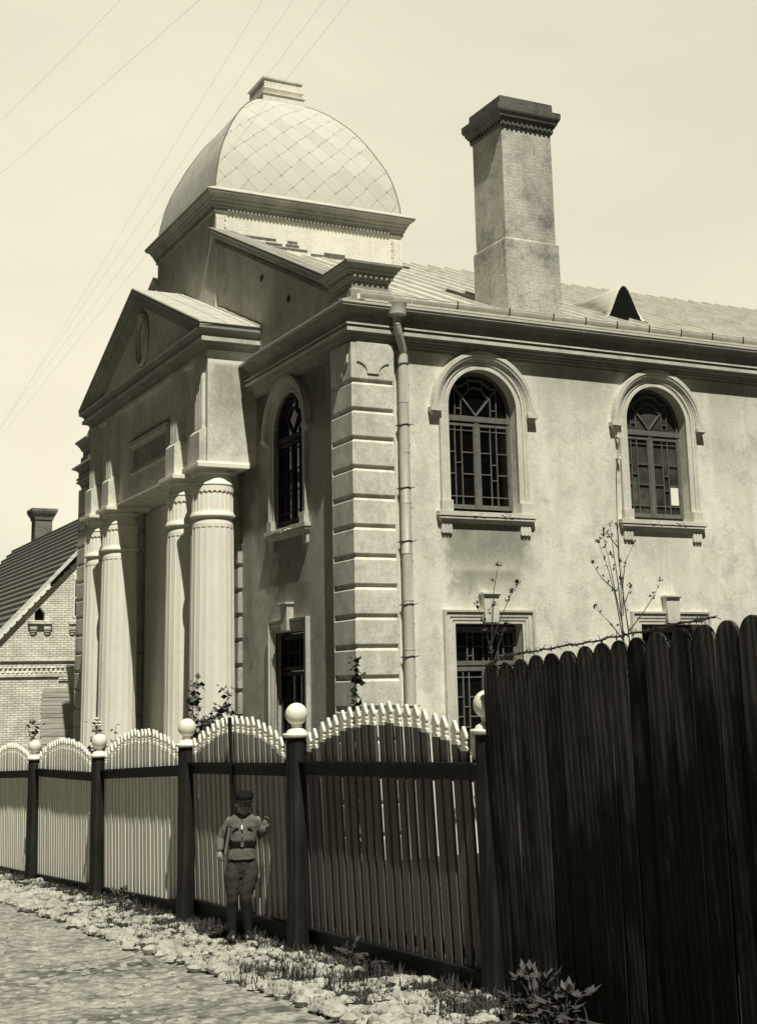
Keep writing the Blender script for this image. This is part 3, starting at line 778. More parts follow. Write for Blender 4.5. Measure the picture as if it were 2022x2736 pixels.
# corner pilasters
for (xa_, xb_, ya_, yb_) in ((DX0 - .0, DX0 + .24, DY0 - .035, DY0), (DX1 - .28, DX1, DY0 - .035, DY0)):
    mb.box(xa_, ya_, 9.8, xb_, yb_, 15.2, 0)
    for q in range(3): mb.box(xa_ + .03 + q * .075, ya_ - .018, 9.8, xa_ + .075 + q * .075, ya_, 15.15, 0)
for q in range(12): mb.box(DX0 + .255, DY0 - .03, 13.0 + q * .21, DX0 + .30, DY0, 13.11 + q * .21, 0)
for q in range(12): mb.box(DX1 - .34, DY0 - .03, 13.0 + q * .21, DX1 - .295, DY0, 13.11 + q * .21, 0)
# exposed brick shelves on the side of the drum
for (xa_, z, L) in ((.62, 14.72, 1.25), (.62, 14.58, .9), (.62, 14.45, .6), (1.55, 14.60, .5), (2.05, 14.52, .75), (2.15, 14.62, .4), (2.2, 14.72, .3), (1.7, 14.50, .4), (3.3, 14.52, .65), (2.9, 14.44, 1.3), (4.2, 14.40, 1.1)):
    mb.box(xa_, DY0 - .028, z, xa_ + L, DY0, z + .03, 1)
    for q in range(int(L / .22)): mb.box(xa_ + .1 + q * .22, DY0 - .012, z - .055, xa_ + .115 + q * .22, DY0, z, 1)
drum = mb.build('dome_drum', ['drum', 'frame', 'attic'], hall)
# drum front takes the attic stucco, shade put into its darker tone
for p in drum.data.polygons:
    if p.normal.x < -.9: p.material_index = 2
mb = MB()
DP = [(-.05, 15.32), (.05, 15.32), (.05, 15.42), (.08, 15.44), (.09, 15.50), (.12, 15.53), (.13, 15.58), (.17, 15.63), (.19, 15.68), (.27, 15.74), (.31, 15.77), (.315, 15.82), (-.05, 15.84)]
loop = [(DX0, DY1), (DX0, DY0), (DX1, DY0), (DX1, DY1)]
mb.mould(loop, DP, closed=True)
n = 45
for i in range(n):
    y = DY0 + .02 + (DY1 - DY0 - .1) * i / n; mb.box(DX0 - .085, y, 15.33, DX0 - .045, y + .06, 15.415)
    x = DX0 + .33 + (DX1 - DX0 - .7) * i / n; mb.box(x, DY0 - .085, 15.33, x + .062, DY0 - .045, 15.415)
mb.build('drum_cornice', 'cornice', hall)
mb = MB()   # sheet apron on top of the cornice
mb.mould(loop, [(-.06, 15.845), (.335, 15.825), (.335, 15.845), (.02, 16.03), (-.06, 16.05)], closed=True)
mb.build('dome_apron', 'metal', hall)
# dome: cloister vault; hip profile (inset t, height z)
prof = [(0.0, 16.02), (.02, 16.28), (.065, 16.55), (.135, 16.92), (.20, 17.16), (.285, 17.42), (.385, 17.66), (.50, 17.91), (.60, 18.13), (.72, 18.36), (.84, 18.57), (.97, 18.78), (1.10, 18.96), (1.25, 19.14), (1.42, 19.33), (1.60, 19.51), (1.78, 19.66), (1.95, 19.77), (2.1, 19.83)]
def dome_pt(t): return DX0 + t * (DX1 - DX0 - 1.24) / (DY1 - DY0 - 1.0), DX1 - t * (DX1 - DX0 - 1.24) / (DY1 - DY0 - 1.0), DY0 + t, DY1 - t
me = bpy.data.meshes.new('dome'); bm = bmesh.new(); uvl = bm.loops.layers.uv.new('UVMap')
arc = [0.0]
for a, b_ in zip(prof[:-1], prof[1:]): arc.append(arc[-1] + math.hypot(b_[0] - a[0], b_[1] - a[1]))
corn = []
for t, z in prof:
    xa_, xb_, ya_, yb_ = dome_pt(t); corn.append([Vector((xa_, ya_, z)), Vector((xb_, ya_, z)), Vector((xb_, yb_, z)), Vector((xa_, yb_, z))])
NS = 10
for side in range(4):
    grid = []
    for i in range(len(prof)):
        a = corn[i][side]; b_ = corn[i][(side + 1) % 4]
        grid.append([bm.verts.new(a + (b_ - a) * (k / NS)) for k in range(NS + 1)])
    for i in range(len(prof) - 1):
        for k in range(NS):
            fc = bm.faces.new((grid[i][k], grid[i][k + 1], grid[i + 1][k + 1], grid[i + 1][k])); fc.smooth = True
            mid = (corn[0][side] + corn[0][(side + 1) % 4]) / 2; ax = (corn[0][(side + 1) % 4] - corn[0][side]).normalized()
            for lp, (ii, kk) in zip(fc.loops, ((i, k), (i, k + 1), (i + 1, k + 1), (i + 1, k))):
                lp[uvl].uv = ((lp.vert.co - mid).dot(ax) + 20, arc[ii])
top = [bm.verts.new(c) for c in corn[-1]]; bm.faces.new(top)
bmesh.ops.recalc_face_normals(bm, faces=bm.faces)
bm.to_mesh(me); bm.free(); me.materials.append(M['dome'])
dome = bpy.data.objects.new('dome', me); COL.objects.link(dome); dome.parent = hall; ORIG[dome.name] = Vector((0, 0, 0))
mb = MB()   # rolled hip seams
for c in range(4): mb.tube([corn[i][c] + (corn[i][c] - Vector(((DX0 + DX1) / 2, YC, corn[i][c].z))).normalized() * .004 for i in range(len(prof))], .016, 6)
mb.build('hip_seam', 'frame', dome)
# lantern plinth
cx, cy = 2.93, YC; mb = MB()
def sq(h): return [(cx - h, cy + h), (cx - h, cy - h), (cx + h, cy - h), (cx + h, cy + h)]
mb.mould(sq(.60), [(-.5, 19.62), (.06, 19.62), (.06, 19.97), (.10, 19.97), (.10, 20.0), (-.05, 20.01), (-.04, 20.05), (.03, 20.12), (.06, 20.15), (.06, 20.17), (.0, 20.18), (.0, 20.46), (.05, 20.47), (.05, 20.51), (-.5, 20.53)], closed=True)
mb.prism([(cx - .2, cy - .2, 20.5), (cx + .2, cy - .2, 20.5), (cx + .2, cy + .2, 20.5), (cx - .2, cy + .2, 20.5)], (0, 0, .03))
mb.prism([(p[0], p[1], 20.49) for p in sq(.55)], (0, 0, .035))
mb.build('dome_plinth', 'drum', hall)

# ---- chimney
mb = MB(); cx0, cx1, cy0, cy1 = 4.03, 5.37, .26, 1.58
def rl(e): return [(cx0 - e, cy1 + e), (cx0 - e, cy0 - e), (cx1 + e, cy0 - e), (cx1 + e, cy1 + e)]
mb.mould(rl(0), [(-.6, 10.3), (.055, 10.3), (.05, 12.44), (0, 12.47), (-.0, 15.16), (-.6, 15.16)], closed=True)
ch = mb.build('chimney', 'chimney', hall, bevel=.02)
mb = MB(); mb.mould(rl(0), [(-.5, 15.14), (.03, 15.14), (.03, 15.17), (.045, 15.17), (.045, 15.27), (.08, 15.29), (.09, 15.33), (.12, 15.36), (.125, 15.40), (.165, 15.46), (.18, 15.50), (.183, 15.63), (.05, 15.66), (.04, 15.88), (-.5, 15.88)], closed=True)
for i in range(11):
    x = cx0 - .02 + i * .125; mb.box(x, cy0 - .08, 15.18, x + .065, cy0 - .04, 15.255); y = cy0 + i * .125; mb.box(cx0 - .08, y, 15.18, cx0 - .04, y + .065, 15.255)
mb.build('chimney_cap', 'soot_and_shade', ch, bevel=.012)
mb = MB(); mb.prism([(cx0 - 1.1, .35, rz(.35) + .02), (cx0 - .04, .30, rz(.3) + .01), (cx0 - .04, .95, rz(.95) + .02), (cx0 - 1.1, .62, rz(.62) + .02)], (0, 0, .03)); mb.build('chimney_flashing', 'zinc', ch)

# ---- dormer vent
dy, dxc, dw, dh = 1.98, 8.50, .68, .92
bell = []
for i in range(17):
    t = -1 + 2 * i / 16; bell.append((dxc + .03 + dw * t, (math.cos(PI * t) * .5 + .5) ** 1.1 * dh))
mb = MB(); zb = rz(dy)
fr = [(x, dy, zb + h_) for x, h_ in bell]
back = [(x * .55 + (dxc - .1) * .45, dy + .1 + h_ / SL, zb + h_ + .045) for x, h_ in bell]
mb.add(fr + back, [(i, i + 1, 17 + i + 1, 17 + i) for i in range(16)], 0, True)
dm = mb.build('dormer', 'metal', hall)
md = dm.modifiers.new('s', 'SOLIDIFY'); md.thickness = .025
mb = MB(); fr2 = [(x, dy + .012, zb + h_ - .004) for x, h_ in bell]; tri = tessellate_polygon([[Vector((p[0], p[2], 0)) for p in fr2]])
mb.add(fr2, [tuple(t) for t in tri]); mb.build('dormer_opening', 'dark', dm)

# ================================================================== portico
XP = -1.08; Y0, Y1 = 5.73, 2 * YC - 5.73; ZS, ZT = 7.90, 10.70
COLY = (6.20, 8.10, 2 * YC - 8.10, 2 * YC - 6.20)
mb = MB()
# entablature box with recessed panels
mb.box(XP + .15, Y0 + .001, ZS, W - .001, Y1, ZT)                          # core
def fr_box(ya, yb, za, zb_, x0=XP, x1=XP + .151): mb.box(x0, ya, za, x1, yb, zb_)
fr_box(Y0, Y0 + .17, ZS + .001, ZT); fr_box(Y1 - .17, Y1, ZS + .001, ZT)
fr_box(Y0 + .17, Y1 - .17, ZT - .12, ZT - .001)
SW = .28
for cy_ in COLY:
    fr_box(cy_ - SW, cy_ + SW, ZS + .85, ZT - .121, XP - .07, XP + .151)
    for q in range(5): mb.box(XP - .088, cy_ - SW + .035 + q * .105, ZS + .88, XP - .07, cy_ - SW + .095 + q * .105, ZT - .14)
    # pedestal with weathered slope
    a, b_ = cy_ - SW - .08, cy_ + SW + .08; xo = XP - .17
    mb.prism([(XP + .15, a, ZS + .002), (xo, a, ZS + .002), (xo, a, ZS + .77), (XP - .07, a, ZS + .88), (XP + .15, a, ZS + .88)], (0, b_ - a, 0))
fr_box(Y0 + .17, Y1 - .17, ZS + .003, ZS + .06, XP + .02, XP + .151)
# bond lines on the side face
port = mb.build('portico_block', 'portico', hall, bevel=.008)
for p in port.data.polygons:
    pass
port.data.materials.append(M['wall'])
for p in port.data.polygons:
    if p.normal.y < -.9 and p.center.y < Y0 + .01: p.material_index = 1
# inscription tablet
mb = MB(); ta, tb, tz0, tz1 = 9.15, 12.45, 8.68, 9.42
tx = XP + .15
fr = [(ta, tz0), (ta, tz1), (tb, tz1), (tb, tz0)]
PT = lambda u, z, d: Vector((tx + d, u, z))
mb.path2d(fr, [(-.10, 0), (-.10, .04), (-.02, .06), (0, .09), (.05, .09), (.05, 0)], PT, closed=True)
mb.box(tx - .055, ta - .02, tz1 - .01, tx - .0, tb + .02, tz1 + .10); mb.box(tx - .10, ta - .06, tz1 + .06, tx, tb + .06, tz1 + .12)
mb.box(tx - .035, (ta + tb) / 2 - .015, tz0, tx, (ta + tb) / 2 + .015, tz1)
tb_ = mb.build('tablet', 'portico', hall)
mb = MB(); mb.box(tx - .008, ta + .02, tz0 + .02, tx - .001, tb - .02, tz1 - .02); mb.build('tablet_field', 'plaque', tb_)  # shade of the recess put into the darker field colour
mb = MB(); mb.box(tx - .115, ta - .08, tz1 + .125, tx, tb + .08, tz1 + .15); mb.build('tablet_shadow_strip', 'soot_and_shade', tb_)  # dark strip painting the shadow line above the tablet
# portico cornice (three sides)
PC = [(-.06, ZT - .02), (.035, ZT - .02), (.035, ZT + .03), (.055, ZT + .045), (.055, ZT + .075), (.10, ZT + .105), (.11, ZT + .135), (.235, ZT + .145), (.24, ZT + .245), (.19, ZT + .26), (.19, ZT + .33), (.24, ZT + .38), (.30, ZT + .42), (.325, ZT + .43), (.325, ZT + .475), (-.06, ZT + .53)]
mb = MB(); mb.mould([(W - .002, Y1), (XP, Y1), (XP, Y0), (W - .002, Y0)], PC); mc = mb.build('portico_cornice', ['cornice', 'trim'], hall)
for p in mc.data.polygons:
    if abs(p.normal.z) < .3 and ZT + .14 < p.center.z < ZT + .25: p.material_index = 1  # sunlit fascia brightness put into the paler plaster
# pediment: tympanum and raking cornices
zb = ZT + .46; AP = 13.66; yl = Y0 - .32; slope = (AP - (ZT + .50)) / (YC - yl)
mb = MB(); mb.prism([(XP + .03, Y0 - .1, zb - .05), (XP + .03, YC, zb + slope * (YC - Y0 + .1) - .05), (XP + .03, 2 * YC - Y0 + .1, zb - .05)], (.25, 0, 0)); mb.build('tympanum', 'portico', hall)
KP = [(-.2, -.48), (.02, -.48), (.03, -.43), (.06, -.42), (.07, -.36), (.11, -.34), (.12, -.28), (.17, -.26), (.18, -.17), (.25, -.12), (.31, -.07), (.325, -.06), (.325, 0), (-.2, 0)]
for sgn in (0, 1):
    f = (lambda y: y) if sgn == 0 else (lambda y: 2 * YC - y)
    mb = MB(); A0 = ZT + .55; sl = (AP - A0) / (YC - yl)
    ys = [yl + max(0, (ZT + .47 - (A0 + dz)) / sl) for o_, dz in KP]
    vs = [(XP - o_, f(y), A0 + dz + sl * (y - yl)) for (o_, dz), y in zip(KP, ys)] + [(XP - o_, YC, AP + dz) for o_, dz in KP]; L = len(KP)
    tri = tessellate_polygon([[Vector((p[0], p[1], 0)) for p in KP]])
    mb.add(vs, [(i, (i + 1) % L, (i + 1) % L + L, i + L) for i in range(L)] + [tuple(t) for t in tri] + [tuple(i + L for i in t) for t in tri])
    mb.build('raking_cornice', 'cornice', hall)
    mb = MB(); e = .004; A = (f(yl - .02), ZT + .555 + e); B_ = (YC, AP + e)
    mb.add([(XP - .345, A[0], A[1]), (W, A[0], A[1]), (W, B_[0], B_[1]), (XP - .345, B_[0], B_[1]), (XP - .345, A[0], A[1] + .02), (W, A[0], A[1] + .02), (W, B_[0], B_[1] + .02), (XP - .345, B_[0], B_[1] + .02)],
           [(0, 1, 2, 3), (4, 7, 6, 5), (0, 4, 5, 1), (1, 5, 6, 2), (2, 6, 7, 3), (3, 7, 4, 0)])
    zf = lambda y: A[1] + .02 + (B_[1] - A[1]) * abs(y - A[0]) / abs(B_[0] - A[0])
    for xx in (XP - .32, XP + .35, XP + .95): seam(mb, xx, A[0], B_[0], zf, .014, .022)
    for yy in (7.0, 8.9): mb.box(XP - .3, f(yy), zf(f(yy)) - .004, W, f(yy) + .016, zf(f(yy)) + .012)
    # mortar flashing against the attic wall
    mb.tube([(W - .02, A[0] + (B_[0] - A[0]) * i / 24, zf(A[0] + (B_[0] - A[0]) * i / 24) + .02 + random.uniform(-.01, .02)) for i in range(25)], .04, 5)
    mb.build('portico_roof', 'metal', hall)
for ya, yb in ((Y0 - .30, Y0 + .1), (2 * YC - Y0 - .1, 2 * YC - Y0 + .30)):
    mb = MB(); mb.box(XP - .30, ya, ZT + .44, W, yb, ZT + .565); mb.build('eaves_board', 'cornice', hall)
# oval medallion
mb = MB(); ov = []; oy, oz = YC + .08, 12.26; PT2 = lambda u, z, d: Vector((XP + .03 + d, u, z))
el = [(oy + .36 * math.cos(-2 * PI * i / 36), oz + .60 * math.sin(-2 * PI * i / 36)) for i in range(36)]
mb.path2d(el, [(0, 0), (0, .05), (.03, .07), (.06, .05), (.10, .05), (.11, .10), (.15, .10), (.17, 0)], PT2, closed=True)
for z in (oz + .26, oz - .27): mb.box(XP + .012, oy - .31, z - .012, XP + .03, oy + .31, z + .012)
for y in (oy - .14, oy + .15): mb.box(XP + .018, y - .008, oz - .5, XP + .03, y + .008, oz + .5)
md_ = mb.build('oval_medallion', 'portico', hall)
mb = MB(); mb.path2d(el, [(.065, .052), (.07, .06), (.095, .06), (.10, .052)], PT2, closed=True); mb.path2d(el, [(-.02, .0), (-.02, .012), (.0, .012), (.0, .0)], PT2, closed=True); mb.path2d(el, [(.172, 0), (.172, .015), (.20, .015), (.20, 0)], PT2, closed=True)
mb.build('medallion_groove_shade', 'soot_and_shade', md_)  # dark strips put the shade of the ring grooves into colour
# columns
def column(cyy):
    c = (-.78, cyy); mb = MB(); nf = 20; vs = []; H0, H1 = -2.0, 6.60
    levels = [(H0, .535), (0.5, .535), (3.5, .525), (6.36, .500), (6.47, .498)]
    def ringpts(r, z, dep):
        pts = []
        for k in range(nf):
            for q, dd in ((0, 0), (.10, 0), (.16, dep), (.5, dep * 1.25), (.84, dep), (.90, 0)):
                a = 2 * PI * (k + q) / nf; rr = r - dd; pts.append((c[0] + rr * math.cos(a), c[1] + rr * math.sin(a), z))
        return pts
    rings = [ringpts(r, z, .010) for z, r in levels[:4]] + [ringpts(.500, 6.37, .018), ringpts(.500, 6.40, 0), ringpts(.499, 6.48, 0), ringpts(.485, 6.56, 0), ringpts(.45, 6.62, 0)]
    mb.loft(rings, 0, False)
    colm = mb.build('column', 'column', hall)
    mb = MB()
    capr = [(.44, 6.60), (.545, 6.66), (.548, 6.69), (.515, 6.735), (.50, 6.78), (.497, 6.79)]
    mb.lathe(c, capr + [(.497, 6.80)], 48)
    # ribbed neck
    nf2 = 26
    def r2(r, z, dep):
        pts = []
        for k in range(nf2):
            for q, dd in ((0, 0), (.18, 0), (.26, dep), (.5, dep * 1.2), (.74, dep), (.82, 0)):
                a = 2 * PI * (k + q) / nf2; rr = r - dd; pts.append((c[0] + rr * math.cos(a), c[1] + rr * math.sin(a), z))
        return pts
    mb.loft([r2(.497, 6.795, .013), r2(.492, 7.24, .013)], 0, False)
    mb.lathe(c, [(.488, 7.235), (.50, 7.30), (.502, 7.38), (.47, 7.385), (.47, 7.40), (.515, 7.41), (.515, 7.445), (.47, 7.50), (.455, 7.58), (.45, 7.62), (.42, 7.625), (.42, 7.65), (.505, 7.66), (.51, 7.70), (.45, 7.73), (.44, 7.79)], 48)
    for k in range(nf2):   # scalloped valance
        a0 = 2 * PI * (k + .5) / nf2; pts = []
        L = []
        for i in range(7):
            a = a0 + 2 * PI / nf2 * (i / 6 - .5); L.append((c[0] + .511 * math.cos(a), c[1] + .511 * math.sin(a), 7.265 - .05 * abs(2 * i / 6 - 1) ** 1.5))
        U = [(p[0], p[1], 7.36) for p in L]
        V = [(c[0] + (p[0] - c[0]) * .95, c[1] + (p[1] - c[1]) * .95, p[2]) for p in L]
        mb.add(L + U + V, [(i, i + 1, 7 + i + 1, 7 + i) for i in range(6)] + [(i, i + 1, 14 + i + 1, 14 + i) for i in range(6)])
    mb.build('capital', 'column', colm)
    return colm
c1 = column(COLY[0])
for cyy in COLY[1:]: dup(c1, hall, (0, cyy - COLY[0], 0))
for i, cy_ in enumerate(COLY):
    mb = MB(); mb.box(-1.36, cy_ - .60, 7.79, -.06, cy_ + .60, 7.898)
    if i == 0: mb.box(-1.36, Y0 - .06, 7.897, -.02, Y0 - .002, 7.94)
    mb.build('abacus', 'column', hall, bevel=.012)
# rusticated responds on the wall behind the columns
RQ = [(-.10, -2.3)] + [(0, -2.3)]
for z in [8.05 - .6 * k for k in range(17)][::-1]: RQ += [(0, z - .13), (-.05, z - .12), (-.075, z - .065), (-.05, z - .01), (0, z)]
RQ += [(0, 7.89), (-.10, 7.89)]
for ya, yb in ((7.55, 6.72), (2 * YC - 6.72, 2 * YC - 7.55)):
    mb = MB(); mb.mould([(W, ya), (W - .12, ya), (W - .12, yb), (W, yb)], [(o_ , z_) for o_, z_ in RQ]); mb.build('rusticated_pier', 'front', hall)
mb = MB(); mb.box(W - .02, 7.55, -2.2, W - .001, 2 * YC - 7.55, 7.88); mb.build('porch_back_wall', 'drum', hall)
# main door
mb = MB(); mb.box(W - .05, YC - .75, -1.9, W - .021, YC + .75, 2.4)
for s_ in (-1, 1):
    for z in (-1.0, .5, 1.5): mb.box(W - .07, YC + s_ * .42 - .25, z, W - .051, YC + s_ * .42 + .25, z + .75)
mb.build('entrance_door', 'frame', hall)

# ================================================================== brick house beyond
HY = 27.0; hx0, hx1, hxr = -2.6, 9.8, 3.6
vz = lambda x: 5.72 + 1.07 * (x + .9) if x < hxr else 5.72 + 1.07 * (2 * hxr - x + .9)
house = empty('brick_house', (hxr, HY, -2), 'pale brick house with steep tiled gable roof beyond the portico, at the left edge', 'building')
mb = MB()
nic = [(-.37, 5.37), (.02, 5.37), (.02, 5.66), (-.17, 5.87), (-.37, 5.66)]
PH = lambda u, z, d: Vector((u, HY + d, z))
mb.wallholes([(hx0, -3), (hx1, -3), (hx1, vz(hx1) - .3), (hxr, vz(hxr) - .3), (hx0, vz(hx0) - .3)], [nic, [(1.12, 5.55), (1.9, 5.55), (1.9, 6.9), (1.12, 6.9)]], PH, .3)
mb.add([(hx0, HY, -3), (hx0, 50, -3), (hx0, 50, vz(hx0) - .3), (hx0, HY, vz(hx0) - .3)], [(0, 1, 2, 3)])
wl = mb.build('wall', 'brick', house, recalc=False)
mb = MB(); mb.add([PH(-.4, 5.3, .28), PH(.1, 5.3, .28), PH(.1, 5.9, .28), PH(-.4, 5.9, .28)], [(0, 1, 2, 3)]); mb.build('niche', 'dark', house)
mb = MB(); mb.add([PH(1.1, 5.5, .2), PH(1.95, 5.5, .2), PH(1.95, 6.95, .2), PH(1.1, 6.95, .2)], [(0, 1, 2, 3)])
mb.build('gable_window', 'glass', house)
mb = MB(); mb.box(1.06, HY - .05, 5.5, 1.12, HY + .2, 6.95); mb.box(1.06, HY - .06, 6.9, 2, HY + .1, 7.1); mb.box(1.1, HY + .1, 6.2, 1.9, HY + .18, 6.27); mb.build('window_frame', 'white', house)
for xa_, xb_, br in ((-.62, .27, (-.42, .10)), (.92, 2.1, (1.05, 1.8))):
    mb = MB(); mb.box(xa_, HY - .18, 5.24, xb_, HY + .02, 5.335); mb.box(xa_ + .05, HY - .12, 5.16, xb_ - .05, HY + .02, 5.24)
    for b_ in br:
        for q, (w_, z0_, z1_, p_) in enumerate(((.13, 5.03, 5.16, .12), (.11, 4.95, 5.03, .09), (.07, 4.86, 4.95, .06))): mb.box(b_ - w_, HY - p_, z0_, b_ + w_, HY + .02, z1_)
    mb.build('ledge', 'brick', house)
mb = MB()
mb.box(hx0, HY - .07, 3.86, 1.9, HY + .01, 3.92); mb.box(hx0, HY - .07, 3.30, 1.9, HY + .01, 3.36); mb.box(hx0, HY - .03, 3.36, 1.9, HY + .01, 3.42); mb.box(hx0, HY - .03, 3.80, 1.9, HY + .01, 3.86)
for row, z in ((0, 3.60), (1, 3.44)):
    for i in range(26):
        x = hx0 + .1 + i * .175 + row * .087
        mb.add([(x, HY, z), (x + .15, HY, z), (x + .075, HY, z + .15), (x + .075, HY - .07, z + .02)], [(0, 1, 3), (1, 2, 3), (2, 0, 3)])
mb.box(.58, HY - .06, 3.15, .98, HY + .01, 3.32); mb.box(.62, HY - .08, 3.2, .94, HY - .06, 3.26)
mb.build('brick_frieze', 'brick', house)
mb = MB()
z = 2.88
for q in range(14):
    hh = random.uniform(.16, .30); p_ = random.uniform(.02, .07); mb.box(-.02 + random.uniform(-.02, .02), HY - p_, z - hh + .02, 1.9, HY + .0, z); z -= hh
mb.build('boarding', 'boards', house)
mb = MB()
for sgn in (0, 1):
    f = (lambda x: x) if sgn == 0 else (lambda x: 2 * hxr - x)
    nrow = 25; L0 = hx0 - .5
    for i in range(nrow):   # tile courses stepped up the slope
        xa_ = L0 + (hxr - L0) * i / nrow; xb_ = L0 + (hxr - L0) * (i + 1.15) / nrow
        za_ = vz(xa_) + .12; zb_ = vz(xb_) - .02
        mb.add([(f(xa_), HY - .28, za_), (f(xb_), HY - .28, zb_), (f(xb_), 50, zb_), (f(xa_), 50, za_), (f(xa_), HY - .28, za_ - .14), (f(xa_), 50, za_ - .14)], [(0, 1, 2, 3), (0, 3, 5, 4)])
rf = mb.build('roof', 'tile', house, recalc=False)
mb = MB()
for sgn in (0, 1):
    f = (lambda x: x) if sgn == 0 else (lambda x: 2 * hxr - x)
    mb.add([(f(hx0 - .5), HY - .30, vz(hx0 - .5) - .05), (f(hxr), HY - .30, vz(hxr) - .05), (f(hxr), HY - .30, vz(hxr) + .12), (f(hx0 - .5), HY - .30, vz(hx0 - .5) + .12),
            (f(hx0 - .5), HY - .16, vz(hx0 - .5) - .05), (f(hxr), HY - .16, vz(hxr) - .05), (f(hxr), HY - .16, vz(hxr) + .12), (f(hx0 - .5), HY - .16, vz(hx0 - .5) + .12)],
           [(0, 1, 2, 3), (4, 7, 6, 5), (0, 4, 5, 1), (2, 6, 7, 3)])
    o_ = -.30
    mb.add([(f(hx0 - .5), HY - .09, vz(hx0 - .5) - .42), (f(hxr), HY - .09, vz(hxr) - .42), (f(hxr), HY - .09, vz(hxr) - .32), (f(hx0 - .5), HY - .09, vz(hx0 - .5) - .32),
            (f(hx0 - .5), HY + .01, vz(hx0 - .5) - .42), (f(hxr), HY + .01, vz(hxr) - .42), (f(hxr), HY + .01, vz(hxr) - .32), (f(hx0 - .5), HY + .01, vz(hx0 - .5) - .32)], [(0, 1, 2, 3), (0, 4, 5, 1), (2, 6, 7, 3)])
    for i in range(30):
        x = hx0 - .4 + (hxr - hx0 + .3) * i / 30; mb.box(f(x), HY - .05, vz(x) - .32, f(x + .09), HY, vz(x) - .22)
mb.build('verge_board', 'boards', house)
mb = MB(); mb.box(3.70, 46, 9.5, 4.58, 46.9, 11.7); mb.mould([(3.70, 46.9), (3.70, 46), (4.58, 46), (4.58, 46.9)], [(-.3, 11.6), (.04, 11.6), (.07, 11.75), (.17, 11.92), (.22, 12.05), (.22, 12.18), (-.3, 12.18)], closed=True)
mb.build('chimney', 'brick_dark', rf)

# ================================================================== picket fence
XF = -5.85
CAM = Vector((-11.675, -24.497, 2.5))
def resh(y, z, x):   # shift a point measured on the plane XF along the sight line to plane x
    k = (x - CAM.x) / (XF - CAM.x); return CAM.y + (y - CAM.y) * k, CAM.z + (z - CAM.z) * k
fence = empty('picket_fence', (XF, -7, gz(-7)), 'dark wooden picket fence with arched white-tipped pickets and round ball-topped posts', 'fence')
def picket(y, z0, ztop, wt, pm, parent, w=.105, t=.03, lean=0.0):
    """one pale board; the top 'wt' metres are cut to a spear and painted white"""
    h = w / 2; zw = ztop - wt
    a = [(-h, z0), (h, z0), (h, zw), (-h, zw)]
    k = wt / .20
    tip = [(-h, zw), (h, zw), (h, zw + .028 * k), (h * .62, zw + .036 * k), (h * .55, zw + .046 * k), (h * .78, zw + .058 * k), (h * .80, zw + .072 * k), (h * .55, zw + .084 * k), (h * .62, zw + .094 * k), (h * .98, zw + .102 * k), (h * .98, zw + .118 * k), (0.004, ztop),
           (-0.004, ztop), (-h * .98, zw + .118 * k), (-h * .98, zw + .102 * k), (-h * .62, zw + .094 * k), (-h * .55, zw + .084 * k), (-h * .80, zw + .072 * k), (-h * .78, zw + .058 * k), (-h * .55, zw + .046 * k), (-h * .62, zw + .036 * k), (-h, zw + .028 * k)]
    mb = MB(); lx = lambda z: XF - lean * (z - z0)
    mb.prism([(lx(z), y + u, z) for u, z in a], (t, 0, 0), 0); mb.prism([(lx(z), y + u, z) for u, z in tip], (t, 0, 0), 1)
    return mb
